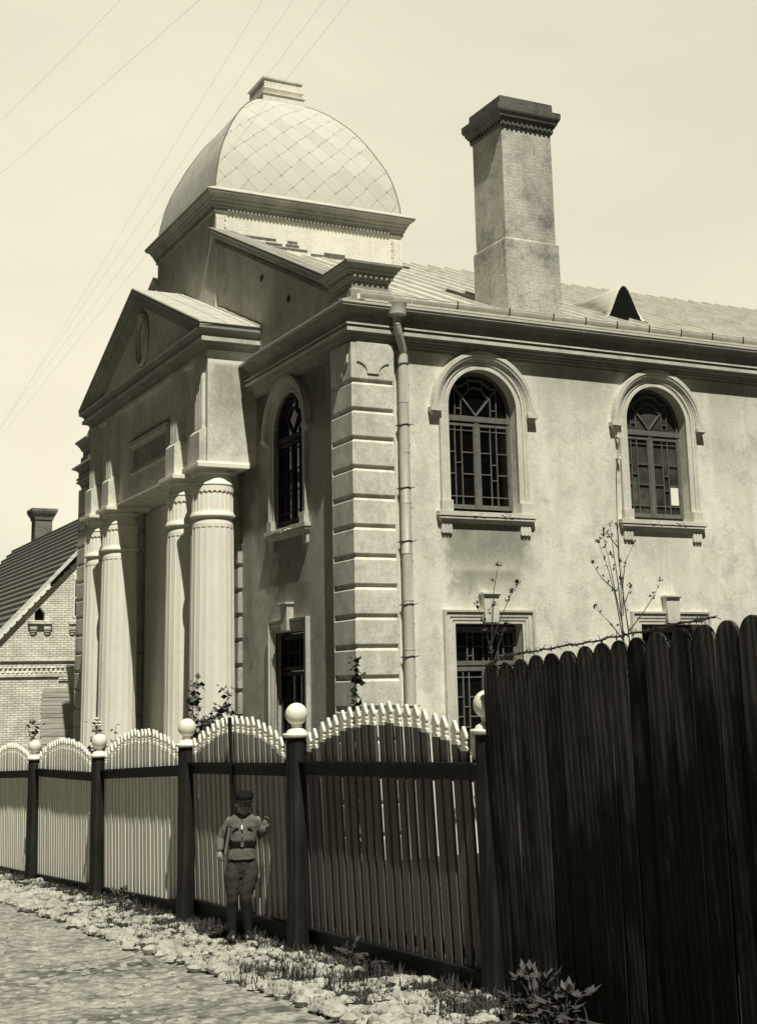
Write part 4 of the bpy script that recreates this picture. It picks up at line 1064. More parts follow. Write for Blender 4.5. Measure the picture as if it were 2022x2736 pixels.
# panels: y left(far), y right(near), rail top z at both, ledge z at both
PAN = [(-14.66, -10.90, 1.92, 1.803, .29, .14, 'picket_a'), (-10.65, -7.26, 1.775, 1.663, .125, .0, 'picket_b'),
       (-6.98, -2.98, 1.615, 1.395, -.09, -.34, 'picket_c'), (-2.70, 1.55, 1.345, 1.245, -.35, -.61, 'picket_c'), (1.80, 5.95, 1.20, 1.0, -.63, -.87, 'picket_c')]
for pi, (ya, yb, ra_, rb_, ba_, bb_, pm) in enumerate(PAN):
    zt = lambda y: ra_ + (rb_ - ra_) * (y - ya) / (yb - ya); zl = lambda y: ba_ + (bb_ - ba_) * (y - ya) / (yb - ya)
    mb = MB()
    def rail(x0_, x1_, dz0, dz1, zf): mb.add([(x, y, zf(y) + d) for y in (ya, yb) for x, d in ((x0_, dz0), (x1_, dz0), (x1_, dz1), (x0_, dz1))], [(0, 1, 2, 3), (4, 7, 6, 5), (0, 4, 5, 1), (1, 5, 6, 2), (2, 6, 7, 3), (3, 7, 4, 0)])
    rail(XF - .035, XF - .002, -.14, -.022, zt); rail(XF - .075, XF - .003, -.022, 0, zt)
    rail(XF + .032, XF + .07, -.16, -.06, zt); rail(XF + .032, XF + .07, .05, .14, zl)
    rail(XF - .05, XF + .045, -.022, .0, zl); rail(XF - .02, XF + .01, -.30, -.022, zl)
    lean_p = (.045, .04, .02, .02, .02)[pi]
    def tilt(m_):
        for v in m_.v: v.x -= lean_p * (v.z - (zl(v.y) + 1.0))
        return m_
    pan = tilt(mb).build('fence_panel', 'fence_dark', fence)
    n = int(round((yb - ya) / .171)); mbs = MB()
    for i in range(n):
        s_ = (i + .5) / n; y = ya + (yb - ya) * s_
        top = zt(y) + .19 + .35 * (1 - (2 * s_ - 1) ** 2) + random.uniform(-.014, .014)
        m_ = picket(y + random.uniform(-.007, .007), zl(y) + .001, top, .20, pm, pan, w=.107 + random.uniform(-.006, .004), lean=random.uniform(-.003, .004))
        tilt(m_)
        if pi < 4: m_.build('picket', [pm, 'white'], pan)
        else:
            k0 = len(mbs.v); mbs.v += m_.v; mbs.f += [[i_ + k0 for i_ in f_] for f_ in m_.f]; mbs.m += m_.m; mbs.s += m_.s
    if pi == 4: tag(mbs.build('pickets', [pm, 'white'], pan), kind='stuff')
    if pi == 1:
        mb = MB(); y = -8.97; mb.box(XF - .055, y - .045, zl(y), XF - .0355, y + .045, zt(y) + .52); tilt(mb).build('gate_stile', 'fence_dark', pan)
for y, zc, zb_ in ((-14.745, 2.17, .05), (-10.77, 2.075, -.2), (-7.13, 1.885, -.4), (-2.84, 1.62, -.7), (1.68, 1.43, -.9), (6.1, 1.16, -1.1)):
    xp_ = XF + .05 if y < -14 else XF - .075
    c = (xp_, resh(y, 0, xp_)[0]); mb = MB(); r = .112
    mb.lathe(c, [(r * 1.12, zb_), (r * 1.08, zb_ + .3), (r, zb_ + .6), (r, zc - .02), (r * .98, zc)], 20)
    post = mb.build('post', 'fence_dark', fence)
    mb = MB(); mb.lathe(c, [(.12, zc - .03), (.148, zc - .015), (.152, zc), (.145, zc + .012), (.11, zc + .016), (.10, zc + .04), (.07, zc + .06), (.045, zc + .068)], 24); mb.build('post_cap', 'white', post)
    mb = MB(); zz = zc + .065; mb.lathe(c, [(.048, zz), (.05, zz + .015), (.056, zz + .03), (.05, zz + .04)], 20)
    mb.sphere(c + (zz + .145,), .118, 28, 18); mb.build('ball_finial', 'white', post)

# ================================================================== plank fence on the right
LEAN = .05
pl = empty('plank_fence', (XF, -16.2, gz(-16.2)), 'tall dark fence of broad round-topped planks at the right edge', 'fence')
edges = [-14.675, -14.926, -15.117, -15.338, -15.558, -15.778, -16.02, -16.223, -16.426, -16.629, -16.843, -17.118, -17.331, -17.568, -17.80, -18.05, -18.29, -18.55, -18.8]
tops = [2.715, 2.712, 2.733, 2.755, 2.762, 2.772, 2.797, 2.812, 2.823, 2.834, 2.858, 2.87, 2.885, 2.90, 2.92, 2.93, 2.95, 2.96]
for i in range(len(tops)):
    xt = XF - LEAN * 1.35; yr, _ = resh(edges[i], 2.6, xt); yl_, zt_ = resh(edges[i + 1], tops[i], xt)
    yc_ = (yr + yl_) / 2; h = abs(yr - yl_) / 2 - .004; zb0 = -.35; t = .03
    out = [(yc_ + h, zb0), (yc_ + h, zt_ - h * 1.15)] + [(yc_ + h * math.cos(PI * j / 12), zt_ - h * 1.15 + h * 1.15 * math.sin(PI * j / 12)) for j in range(1, 12)] + [(yc_ - h, zt_ - h * 1.15), (yc_ - h, zb0)]
    dyl = -.05 - random.uniform(0, .02); dx = random.uniform(-.008, .008)
    mb = MB(); mb.prism([(XF - LEAN * (z - 1.35) + dx, y + dyl * (z - 2.4) * -1.0 * -1, z) for y, z in out], (t, 0, 0)); pk = mb.build('plank', 'plank', pl, bevel=.004)
mb = MB()
for z in (.75, 2.2): mb.prism([(XF + .045 - LEAN * (z - 1.35), -19, z), (XF + .11 - LEAN * (z - 1.35), -19, z), (XF + .11 - LEAN * (z - 1.35), -14.72, z), (XF + .045 - LEAN * (z - 1.35), -14.72, z)], (0, 0, .09))
mb.build('back_rail', 'fence_dark', pl)
# thorny strand along the plank tops
mb = MB(); pts = [(-14.79, 2.70), (-15.083, 2.765), (-15.4, 2.782), (-15.777, 2.80), (-16.283, 2.83), (-16.828, 2.868), (-17.37, 2.91), (-17.66, 2.925)]
fine = []
for a, b_ in zip(pts[:-1], pts[1:]):
    for i in range(6):
        t = i / 6; y, z = a[0] + (b_[0] - a[0]) * t, a[1] + (b_[1] - a[1]) * t; yy, zz = resh(y, z + random.uniform(-.006, .006), XF - .07); fine.append((XF - .07 + random.uniform(-.01, .01), yy, zz))
mb.tube(fine, .007, 5)
for p in fine:
    for q in range(3):
        d = Vector((random.uniform(-1, 1), random.uniform(-1, 1), random.uniform(-.6, 1))).normalized() * random.uniform(.028, .052)
        o_ = Vector(p) + Vector((0, random.uniform(-.03, .03), 0)); mb.tube([o_ - d * .5, o_ + d], [.0045, .002], 4)
o = mb.build('barbed_wire', 'darkmetal'); tag(o, 'spiky barbed wire strung along the round tops of the plank fence', 'barbed wire')

# ================================================================== ground
def sheet(name, x0_, x1_, y0_, y1_, nx, ny, zf, mat, kind='structure'):
    mb = MB(); vs = []
    for j in range(ny + 1):
        for i in range(nx + 1):
            x = x0_ + (x1_ - x0_) * i / nx; y = y0_ + (y1_ - y0_) * j / ny; vs.append((x, y, zf(x, y)))
    mb.add(vs, [(j * (nx + 1) + i, j * (nx + 1) + i + 1, (j + 1) * (nx + 1) + i + 1, (j + 1) * (nx + 1) + i) for j in range(ny) for i in range(nx)], 0, True)
    o = mb.build(name, mat, recalc=False); tag(o, kind=kind); return o
fb = lambda x, y, s_: noise.noise(Vector((x * s_, y * s_, 3.1)))
sheet('ground', -250, 250, -250, 250, 100, 100, lambda x, y: gz(y) - .06 - (.25 if x < -5 else 0.0), 'earth')
sheet('road', -14, -6.9, -26, 60, 71, 300, lambda x, y: gz(y) + .035 * fb(x, y, 1.7) + .02 * fb(x, y, 5) - .05 + (.06 if x > -7.05 else 0) * 0, 'road')
sheet('verge', -7.12, -5.78, -26, 60, 20, 300, lambda x, y: gz(y) + .05 * fb(x, y, 2.1) + .02 * fb(x, y, 6) + (-.07 if x < -7.08 else 0) - .02, 'verge')
sheet('yard', -5.78, .5, -30, 60, 8, 30, lambda x, y: gz(y) - .03, 'earth')

def pebble(mb, c, r, sx, sy, sz, rot):
    n, m = 8, 5; k = len(mb.v); vs = []; cr, sr = math.cos(rot), math.sin(rot); sd = random.uniform(0, 100)
    def P_(a, b_):
        x, y, z = math.cos(a) * math.cos(b_), math.cos(a) * math.sin(b_), math.sin(a)
        q = 1 + .5 * noise.noise(Vector((x * 1.5 + sd, y * 1.5, z * 1.5)))
        x, y, z = x * r * sx * q, y * r * sy * q, z * r * sz * q
        return (c[0] + x * cr - y * sr, c[1] + x * sr + y * cr, c[2] + z)
    vs.append(P_(-PI / 2, 0))
    for i in range(1, m):
        for j in range(n): vs.append(P_(-PI / 2 + PI * i / m, 2 * PI * j / n))
    vs.append(P_(PI / 2, 0)); e = len(vs) - 1
    fs = [(0, 1 + (j + 1) % n, 1 + j) for j in range(n)]
    for i in range(m - 2):
        for j in range(n): a = 1 + i * n; fs.append((a + j, a + (j + 1) % n, a + n + (j + 1) % n, a + n + j))
    a = 1 + (m - 2) * n; fs += [(a + j, a + (j + 1) % n, e) for j in range(n)]
    mb.add(vs, fs, 0, True)
mb = MB()
rnd = random.Random(3)
for q in range(5000):
    y = -15.5 + 22 * rnd.random() ** 1.25; x = -7.12 + 1.22 * rnd.random()
    d = fb(x, y, 1.1) * .5 + fb(x + 9, y, 3.2) * .5
    if d < -.18 and rnd.random() < .85: continue
    r = rnd.uniform(.020, .050) * (1.0 if y < -5 else 1.25) * (1.5 if rnd.random() < .12 else 1)
    if x < -6.85: r *= 1.15
    pebble(mb, (x, y, gz(y) + .05 * fb(x, y, 2.1) - .01), r, rnd.uniform(.8, 1.4), rnd.uniform(.8, 1.3), rnd.uniform(.55, .9), rnd.uniform(0, PI))
for q in range(130):   # larger stones along the edge of the street
    y = -15.3 + q * .16; x = -7.06 + rnd.uniform(-.09, .12)
    pebble(mb, (x, y + rnd.uniform(-.06, .06), gz(y) - .015), rnd.uniform(.045, .085), rnd.uniform(.8, 1.2), rnd.uniform(.9, 1.5), rnd.uniform(.4, .8), rnd.uniform(-.9, .9))
tag(mb.build('cobblestones', 'stone', recalc=False), 'pale rubble cobbles paving the strip along the fence foot', 'cobbles', kind='stuff')
mb = MB()
for q in range(3200):   # embedded stones in the street
    y = -15.5 + 20 * rnd.random() ** 1.2; x = -11 + 3.9 * rnd.random()
    pebble(mb, (x, y, gz(y) - .05 + .035 * fb(x, y, 1.7) + .02 * fb(x, y, 5) - .008), rnd.uniform(.02, .06), rnd.uniform(.8, 1.6), rnd.uniform(.8, 1.3), rnd.uniform(.25, .5), rnd.uniform(0, PI))
tag(mb.build('street_stones', 'street_stone', recalc=False), 'flat worn stones set in the dusty street', 'cobbles', kind='stuff')
mb = MB()
def blade(mb, p, h, lean, w=.006):
    a = rnd.uniform(0, 2 * PI); d = Vector((math.cos(a), math.sin(a), 0)); s_ = Vector((-d.y, d.x, 0)) * w; p = Vector(p)
    m1 = p + d * lean * .35 + Vector((0, 0, h * .6)); t_ = p + d * lean + Vector((0, 0, h))
    mb.add([p - s_, p + s_, m1 + s_ * .7, m1 - s_ * .7, t_], [(0, 1, 2, 3), (3, 2, 4)])
def tuft(x, y, n, h, spread=.09):
    for i in range(n):
        xx, yy = x + rnd.gauss(0, spread), y + rnd.gauss(0, spread); blade(mb, (xx, yy, gz(yy) - .01), h * rnd.uniform(.4, 1.1), rnd.uniform(.02, h * .7), rnd.uniform(.004, .008))
for q in range(1500):
    y = -15.4 + 20 * rnd.random() ** 1.2; x = rnd.choice((rnd.uniform(-7.05, -6.0), rnd.uniform(-6.25, -5.9)))
    d = fb(x, y, 1.1) * .5 + fb(x + 9, y, 3.2) * .5
    if d > .12 and rnd.random() < .8: continue
    tuft(x, y, rnd.randint(14, 34), rnd.uniform(.025, .07), .06)
for x, y in ((-6.75, -12.9), (-6.95, -12.6), (-6.5, -13.3), (-6.85, -12.2), (-6.6, -12.6), (-6.3, -13.1), (-6.1, -8.6), (-6.0, -5.2), (-6.0, -4.6), (-6.05, -3.6)):
    tuft(x, y, 90, .15, .12)
for q in range(700):
    y = -16 + 20 * rnd.random(); tuft(rnd.uniform(-6.15, -5.86), y, 8, rnd.uniform(.06, .14), .06)
tag(mb.build('grass', 'grass', recalc=False), 'dark grass and weeds growing among the cobbles', 'grass', kind='stuff')

# ================================================================== plants
def leaf(mb, p, d, L, w, mi=0):
    """one pointed leaf folded on its midrib"""
    d = Vector(d).normalized(); s_ = d.cross(Vector((0, 0, 1))); s_ = s_.normalized() if s_.length > .01 else Vector((1, 0, 0))
    nrm = s_.cross(d); p = Vector(p)
    a = p + d * L * .4 + s_ * w - nrm * w * .35; b_ = p + d * L * .4 - s_ * w - nrm * w * .35; t_ = p + d * L; c = p + d * L * .42
    mb.add([p, a, t_, c, b_], [(0, 1, 3), (1, 2, 3), (0, 3, 4), (3, 2, 4)], mi)
def rdir(up=0.2):
    return Vector((rnd.uniform(-1, 1), rnd.uniform(-1, 1), rnd.uniform(-1, 1) + up)).normalized()
def vine(name, pts, n, L, label, cat='climbing plant', mat='leaf', spread=.10, group=None, flowers=0):
    base = Vector(pts[0]); e = empty(name, base, label, cat, group)
    mb = MB(); mb.tube(pts, [.010 - .007 * i / len(pts) for i in range(len(pts))], 5); mb.build('stem', 'branch', e)
    mb = MB(); fl = MB()
    for i in range(int(n * 1.5)):
        t = rnd.random() ** .8 * (len(pts) - 1); k = min(int(t), len(pts) - 2); p = Vector(pts[k]).lerp(Vector(pts[k + 1]), t - k)
        o_ = rdir(0) * spread * rnd.random(); mb.tube([p, p + o_], .002, 3) if rnd.random() < .4 else None
        leaf(mb, p + o_, rdir(-.2), L * rnd.uniform(.8, 1.5), L * rnd.uniform(.45, .68))
    for i in range(flowers):
        p = Vector(pts[-1]) + rdir(.3) * .10 + Vector((0, .06, .02)); fl.sphere(p, rnd.uniform(.03, .05), 8, 6, sc_=(1, 1, .6))
    mb.build('foliage', mat, e, recalc=False)
    if flowers: fl.build('blossom', 'flower', e)
    return e
def bend(x, y, z0_, z1_, n=7, w=.03, dx=0, dy=0):
    return [(x + dx * i / n + rnd.uniform(-w, w), y + dy * i / n + rnd.uniform(-w, w), z0_ + (z1_ - z0_) * i / n) for i in range(n + 1)]
vine('climbing_vine', bend(-4.5, -9.42, gz(-9.4), 2.93, 8, .025), 120, .085, 'leafy climber standing before the quoined corner, above the nearest arch', mat='leaf_dark', spread=.09)
vine('climbing_vine', bend(-4.5, -3.45, gz(-3.4), 2.74, 9, .03), 190, .085, 'tall slim leafy climber behind the ball-topped post, against the right column', mat='leaf', spread=.13)
vine('climbing_vine', bend(-4.5, -4.72, gz(-4.7), 2.62, 8, .05, dy=-.25), 130, .08, 'bushy topped climber before the right edge of the nearest column', mat='leaf', spread=.17)
vine('climbing_vine', [(-4.5, -3.5, 1.75), (-4.5, -3.85, 2.1), (-4.5, -4.2, 2.05), (-4.5, -4.45, 2.2), (-4.5, -4.8, 2.3)], 70, .08, 'trailing leafy shoot linking the two climbers before the column', mat='leaf', spread=.13)
vine('rose_bush', bend(-4.5, 2.35, gz(2), 1.98, 6, .04), 90, .10, 'white flowering bush behind the second ball from the left', 'bush', 'leaf', .24, flowers=9)
vine('rose_bush', bend(-4.5, 1.2, gz(1), 1.98, 6, .05), 46, .08, 'thin leafy shoot just right of the white flowering bush', 'bush', 'leaf', .14)
vine('rose_bush', bend(-4.5, 8.0, gz(8), 2.0, 6, .06), 90, .10, 'leafy bush behind the leftmost ball at the brick house', 'bush', 'leaf', .26)
vine('rose_bush', bend(-4.5, 5.9, gz(6), 1.55, 6, .06), 70, .10, 'low leafy bush just right of the leftmost ball', 'bush', 'leaf', .24)
vine('rose_bush', bend(-4.5, 3.6, gz(3), 1.35, 6, .06), 40, .10, 'small dark sprig at the right end of the leftmost arch', 'bush', 'leaf', .2)
vine('shrub', bend(-5.3, -15.6, gz(-15.6), 2.88, 6, .03), 16, .10, 'leafy sprig poking over the fourth and fifth planks beside the barbed wire', 'shrub', 'leaf_dark', .08)

def sapling(label, stems, leaves, L=.09):
    base = Vector(stems[0][0]); e = empty('sapling', base, label, 'young tree', 'saplings by the side wall')
    mb = MB(); lf = MB()
    for st in stems:
        r0_ = .022 if st is stems[0] else .013
        mb.tube(st, [r0_ * (1 - .8 * i / (len(st) - 1)) for i in range(len(st))], 6)
        for i in range(int(leaves * len(st) / 4)):
            t = (.35 + .65 * rnd.random()) * (len(st) - 1); k = min(int(t), len(st) - 2); p = Vector(st[k]).lerp(Vector(st[k + 1]), t - k)
            q = p + rdir(.5) * rnd.uniform(.03, .10); mb.tube([p, q], [.004, .002], 4)
            for j in range(4): leaf(lf, q, rdir(.3), L * rnd.uniform(.5, 1.1), L * .3)
        tipp = Vector(st[-1])
        for j in range(9): leaf(lf, tipp + rdir(0) * .03, rdir(.6), L, L * .3)
    mb.build('trunk', 'branch', e); lf.build('crown', 'leaf', e, recalc=False)
# measured on the plane y = -2
g2 = gz(-2)
sapling('small leafy sapling before the keystone of the lower right-hand window', [[(1.95, -2, g2), (1.90, -2, 2.2), (1.88, -2.02, 3.2), (1.95, -2, 3.9), (2.02, -1.98, 4.4), (2.12, -2, 4.85)], [(1.88, -2, 3.3), (2.05, -2.1, 3.8), (2.30, -2.1, 4.25), (2.48, -2.1, 4.5)], [(1.89, -2, 3.2), (1.75, -2, 3.7), (1.62, -2, 4.1)], [(1.9, -2, 2.9), (2.2, -1.9, 3.5), (2.3, -1.9, 3.75)]], 7)
sapling('bare many-stemmed sapling between the two lower windows', [[(5.02, -2, g2), (5.0, -2, 2.6), (4.98, -2, 3.6), (4.93, -2, 4.5), (4.86, -2, 5.1), (4.80, -2, 5.75)], [(4.99, -2, 3.3), (4.80, -2.05, 4.3), (4.60, -2.1, 4.9), (4.42, -2.1, 5.35)], [(4.98, -2, 3.7), (4.82, -2, 4.5), (4.72, -2, 5.05), (4.62, -2, 5.5)], [(4.99, -2, 3.4), (4.6, -2.1, 3.75), (4.25, -2.1, 4.05)], [(4.85, -2, 4.4), (4.55, -2, 4.62), (4.30, -2, 4.95)], [(5.0, -2, 3.9), (5.05, -2, 4.6), (5.0, -2, 5.0)]], 4.5, .08)
sapling('straight thin sapling with one side branch left of the far lower window', [[(5.36, -1.7, g2), (5.38, -1.7, 2.6), (5.34, -1.7, 3.6), (5.24, -1.7, 4.5), (5.19, -1.7, 5.1), (5.20, -1.7, 5.75)], [(5.35, -1.7, 3.6), (5.75, -1.7, 4.0), (6.05, -1.7, 4.35), (6.22, -1.7, 4.65)], [(5.2, -1.7, 5.3), (4.98, -1.7, 5.55), (4.85, -1.7, 5.65)], [(5.25, -1.7, 4.5), (5.35, -1.7, 5.0), (5.6, -1.7, 5.4)], [(5.3, -1.7, 4.2), (5.45, -1.7, 4.5)]], 4.0, .08)

def weed(x, y, n, h, label, L=.13):
    e = empty('weed', (x, y, gz(y)), label, 'weed'); mb = MB(); st = MB()
    for i in range(n):
        a = rnd.uniform(0, 2 * PI); r = rnd.uniform(.1, .9) * h * .9; tip = Vector((x + r * math.cos(a), y + r * math.sin(a), gz(y) + h * rnd.uniform(.35, 1.0)))
        if tip.x > -5.92: tip.x = -5.92 - .1 * rnd.random()
        b_ = Vector((x, y, gz(y))); mid = b_.lerp(tip, .5) + Vector((0, 0, .06)); st.tube([b_, mid, tip], [.006, .005, .003], 5)
        d0_ = (tip - mid).normalized()
        for j in range(5):   # lobed leaf of five leaflets
            an = (j - 2) * .62; sd = d0_.cross(Vector((0, 0, 1))).normalized(); d = d0_ * math.cos(an) + sd * math.sin(an) + Vector((0, 0, rnd.uniform(-.25, .25)))
            leaf(mb, tip, d, L * (1 - .16 * abs(j - 2)) * rnd.uniform(.7, 1.0), L * .26)
    st.build('stem', 'branch', e); mb.build('foliage', 'leaf_weed', e, recalc=False)
weed(-6.05, -15.6, 26, .30, 'large lobed weed at the foot of the plank fence', .10)
weed(-6.12, -16.1, 16, .26, 'small lobed weed right of the large one under the planks', .13)
weed(-6.14, -12.6, 11, .26, 'leafy weed at the foot of the near fence panel', .09)
weed(-6.14, -13.05, 8, .18, 'tiny weed right of the leafy one at the near panel', .08)
weed(-6.05, -4.9, 12, .25, 'weed under the second fence panel from the left', .10)

# ================================================================== overhead wires
def wire(pts, lab):
    e = MB(); A, B_ = Vector(pts[0]), Vector(pts[1]); d = B_ - A; L = []
    for i in range(41):
        t = -1.6 + 6.0 * i / 40; p = A + d * t; p.z += .05 * (t - .5) ** 2 * 0.5; L.append(p)
    e.tube(L, .0013, 4); o = e.build('overhead_wire', 'wire'); tag(o, lab, 'wire', 'telegraph wires over the street')
wire(((-5, -7.02, 12.17), (-5, 3.58, 10.42)), 'leftmost of the four thin wires rising past the left of the dome')
wire(((-5, -8.1, 11.64), (-5, 2.7, 10.35)), 'second of the four thin wires, left of the dome')
wire(((-5, -9.09, 11.15), (-5, 5.07, 9.86)), 'thin wire crossing the plinth on top of the dome')
wire(((-5, -9.91, 10.80), (-5, 5.47, 9.52)), 'thin wire crossing the dome, rightmost of the four')
wire(((-7.5, -7.76, 11.25), (-7.5, -2.77, 12.22)), 'faint wire in the upper left corner of the sky')
wire(((-7.5, -11.12, 9.69), (-7.5, -2.93, 11.19)), 'faint wire crossing the open sky left of the four dome wires')

# ================================================================== the boy
def person():
    A = math.radians(-20.8); base = Vector((-6.135, -9.953, gz(-9.95) + .035)); S = 1.072
    Rm = Matrix.Rotation(A, 4, 'Z')
    def ell(c, a, b_, axis, n=16, tw=0.0):
        """ellipse ring centre c, half sizes a (side), b_ (front-back) normal to axis"""
        axis = Vector(axis).normalized(); s_ = Vector((1, 0, 0)); s_ = (s_ - axis * s_.dot(axis)).normalized() if abs(axis.x) < .9 else Vector((0, 0, 1)); s_ = (s_ - axis * s_.dot(axis)).normalized()
        t_ = axis.cross(s_); return [Vector(c) + s_ * (a * math.cos(2 * PI * k / n)) + t_ * (b_ * math.sin(2 * PI * k / n)) for k in range(n)]
    def limb(mb, pts, rs, n=12):
        P_ = [Vector(p) for p in pts]; d0_ = (P_[1] - P_[0]).normalized(); d1_ = (P_[-1] - P_[-2]).normalized()
        P2 = [P_[0] - d0_ * rs[0] * .85, P_[0] - d0_ * rs[0] * .5] + P_ + [P_[-1] + d1_ * rs[-1] * .5, P_[-1] + d1_ * rs[-1] * .85]
        mb.tube(P2, [rs[0] * .4, rs[0] * .85] + list(rs) + [rs[-1] * .85, rs[-1] * .4], n)
    def done(mb, name, mat, parent=None, vox=.008, smooth=2, disp=0):
        o = mb.build(name, mat, None, recalc=True)
        if vox:
            md = o.modifiers.new('join', 'REMESH'); md.mode = 'VOXEL'; md.voxel_size = vox; md.use_smooth_shade = True
            md = o.modifiers.new('soft', 'SMOOTH'); md.iterations = smooth; md.factor = .5
        if disp:
            tx_ = bpy.data.textures.new(name + '_folds', 'CLOUDS'); tx_.noise_scale = .055; tx_.noise_depth = 2
            md = o.modifiers.new('folds', 'DISPLACE'); md.texture = tx_; md.strength = disp; md.mid_level = .5
        if parent is None:
            o.matrix_world = Matrix.Translation(base) @ Rm @ Matrix.Scale(S, 4)
        else:
            o.parent = parent
        return o
    # y: negative = towards the viewer (front)
    b = MB()
    hc = Vector((0, 0.0, 1.305))
    b.sphere(hc + Vector((0, .012, .03)), .088, 20, 14, sc_=(.90, 1.08, 1.05))                     # cranium
    b.loft([ell(hc + Vector((0, -.012, -.095)), .018, .022, (0, 0, 1)), ell(hc + Vector((0, -.020, -.082)), .040, .048, (0, 0, 1)), ell(hc + Vector((0, -.014, -.05)), .060, .070, (0, 0, 1)), ell(hc + Vector((0, -.008, 0)), .071, .080, (0, 0, 1)), ell(hc + Vector((0, 0, .04)), .074, .085, (0, 0, 1)), ell(hc + Vector((0, 0, .09)), .05, .06, (0, 0, 1))])
    b.loft([ell(hc + Vector((0, -.088, .022)), .006, .006, (0, .2, -1)), ell(hc + Vector((0, -.098, -.002)), .010, .013, (0, .2, -1)), ell(hc + Vector((0, -.100, -.016)), .014, .015, (0, .2, -1)), ell(hc + Vector((0, -.088, -.024)), .009, .01, (0, .2, -1))])   # nose
    b.loft([ell(hc + Vector((-.024, -.080, -.048)), .003, .004, (1, 0, 0)), ell(hc + Vector((-.010, -.086, -.047)), .006, .006, (1, 0, 0)), ell(hc + Vector((.010, -.086, -.047)), .006, .006, (1, 0, 0)), ell(hc + Vector((.024, -.080, -.048)), .003, .004, (1, 0, 0))])  # lips
    for s_ in (-1, 1):
        b.sphere(hc + Vector((s_ * .082, .012, .0)), .026, 10, 8, sc_=(.4, .75, 1.15)); b.sphere(hc + Vector((s_ * .028, -.075, .024)), .013, 10, 8)
        b.sphere(hc + Vector((s_ * .036, -.066, -.016)), .022, 10, 8)
    limb(b, [(0, .02, 1.20), (0, .015, 1.27)], [.050, .047])
    # torso (under the clothes) and limbs, one skin
    b.loft([ell((-.02, .02, .72), .08, .06, (0, 0, 1)), ell((-.02, .015, .80), .09, .07, (0, 0, 1)), ell((-.01, .01, .93), .105, .075, (0, 0, 1)), ell((-.01, .012, 1.05), .118, .08, (0, 0, 1)), ell((-.012, .02, 1.15), .128, .072, (0, 0, 1)), ell((-.01, .022, 1.195), .09, .055, (0, 0, 1)), ell((0, .02, 1.215), .05, .045, (0, 0, 1))])
    SHL, ELL, WRL = Vector((-.145, .02, 1.15)), Vector((-.235, .045, .965)), Vector((-.248, -.055, .868))
    SHR, ELR, WRR = Vector((.128, .02, 1.15)), Vector((.185, .075, .99)), Vector((.205, -.015, 1.075))
    limb(b, [SHL, SHL.lerp(ELL, .5), ELL, ELL.lerp(WRL, .4), WRL], [.045, .038, .033, .034, .024])
    limb(b, [SHR, SHR.lerp(ELR, .5), ELR, ELR.lerp(WRR, .4), WRR], [.045, .038, .033, .034, .024])
    HL, KL, AL = Vector((-.085, .01, .72)), Vector((-.118, -.012, .42)), Vector((-.118, .015, .09))
    HR, KR, AR = Vector((.055, .01, .72)), Vector((.020, -.022, .42)), Vector((.042, .005, .09))
    for H, K, A_ in ((HL, KL, AL), (HR, KR, AR)):
        limb(b, [H, H.lerp(K, .5), K, K.lerp(A_, .35), A_], [.062, .056, .044, .044, .030])
        limb(b, [A_ + Vector((0, .03, -.045)), A_ + Vector((0, -.04, -.05)), A_ + Vector((0, -.12, -.06))], [.030, .030, .024])
    # hands: palm, four fingers, thumb
    def hand(wr, palm_d, finger_d, curl, side):
        f_ = Vector(finger_d).normalized(); n_ = Vector(palm_d).normalized(); n_ = (n_ - f_ * n_.dot(f_)).normalized(); s_ = f_.cross(n_) * side
        pc = wr + f_ * .045
        b.loft([ell(wr, .018, .014, f_), ell(wr + f_ * .02, .024, .015, f_), ell(wr + f_ * .05, .032, .016, f_), ell(wr + f_ * .075, .032, .014, f_)])
        for k, (o_, L_) in enumerate(((-.024, .050), (-.008, .060), (.008, .057), (.023, .045))):
            p0 = wr + f_ * .070 + s_ * o_; p1 = p0 + (f_ * math.cos(curl) + n_ * math.sin(curl)) * L_ * .45; p2 = p1 + (f_ * math.cos(curl * 2.1) + n_ * math.sin(curl * 2.1)) * L_ * .33; p3 = p2 + (f_ * math.cos(curl * 3) + n_ * math.sin(curl * 3)) * L_ * .25
            limb(b, [p0 - f_ * .01, p0, p1, p2, p3], [.0085, .0085, .008, .0072, .0062], 8)
        t0 = wr + f_ * .022 - s_ * .024; t1 = t0 + (f_ * .6 - s_ * .7 + n_ * .3).normalized() * .032; t2 = t1 + (f_ * .9 - s_ * .1 + n_ * .5).normalized() * .026
        limb(b, [t0, t1, t2], [.0105, .0092, .0075], 8)
    hand(WRL, (.85, .25, .1), (.05, -.45, -.9), .55, 1)
    hand(WRR, (-.3, -.9, .1), (.25, -.25, .9), .22, -1)
    body = done(b, 'person', 'skin', None, .0055, 2)
    tag(body, 'boy in dark cap, pale belted tunic and knee breeches standing before the picket fence', 'boy')
    # tunic
    t = MB()
    t.loft([ell((-.024, .012, .775), .150, .112, (0, 0, 1), 24), ell((-.022, .01, .83), .143, .108, (0, 0, 1), 24), ell((-.018, .01, .895), .130, .098, (0, 0, 1), 24), ell((-.016, .01, .925), .125, .093, (0, 0, 1), 24), ell((-.015, .008, .965), .142, .110, (0, 0, 1), 24), ell((-.013, .008, 1.03), .140, .108, (0, 0, 1), 24), ell((-.012, .012, 1.10), .146, .098, (0, 0, 1), 24), ell((-.012, .02, 1.165), .146, .080, (0, 0, 1), 24), ell((-.01, .022, 1.20), .112, .064, (0, 0, 1), 24), ell((0, .022, 1.226), .062, .054, (0, 0, 1), 24)])
    limb(t, [SHL + Vector((.015, 0, -.012)), SHL.lerp(ELL, .5), ELL, ELL.lerp(WRL, .5), ELL.lerp(WRL, .9)], [.058, .056, .054, .050, .038])
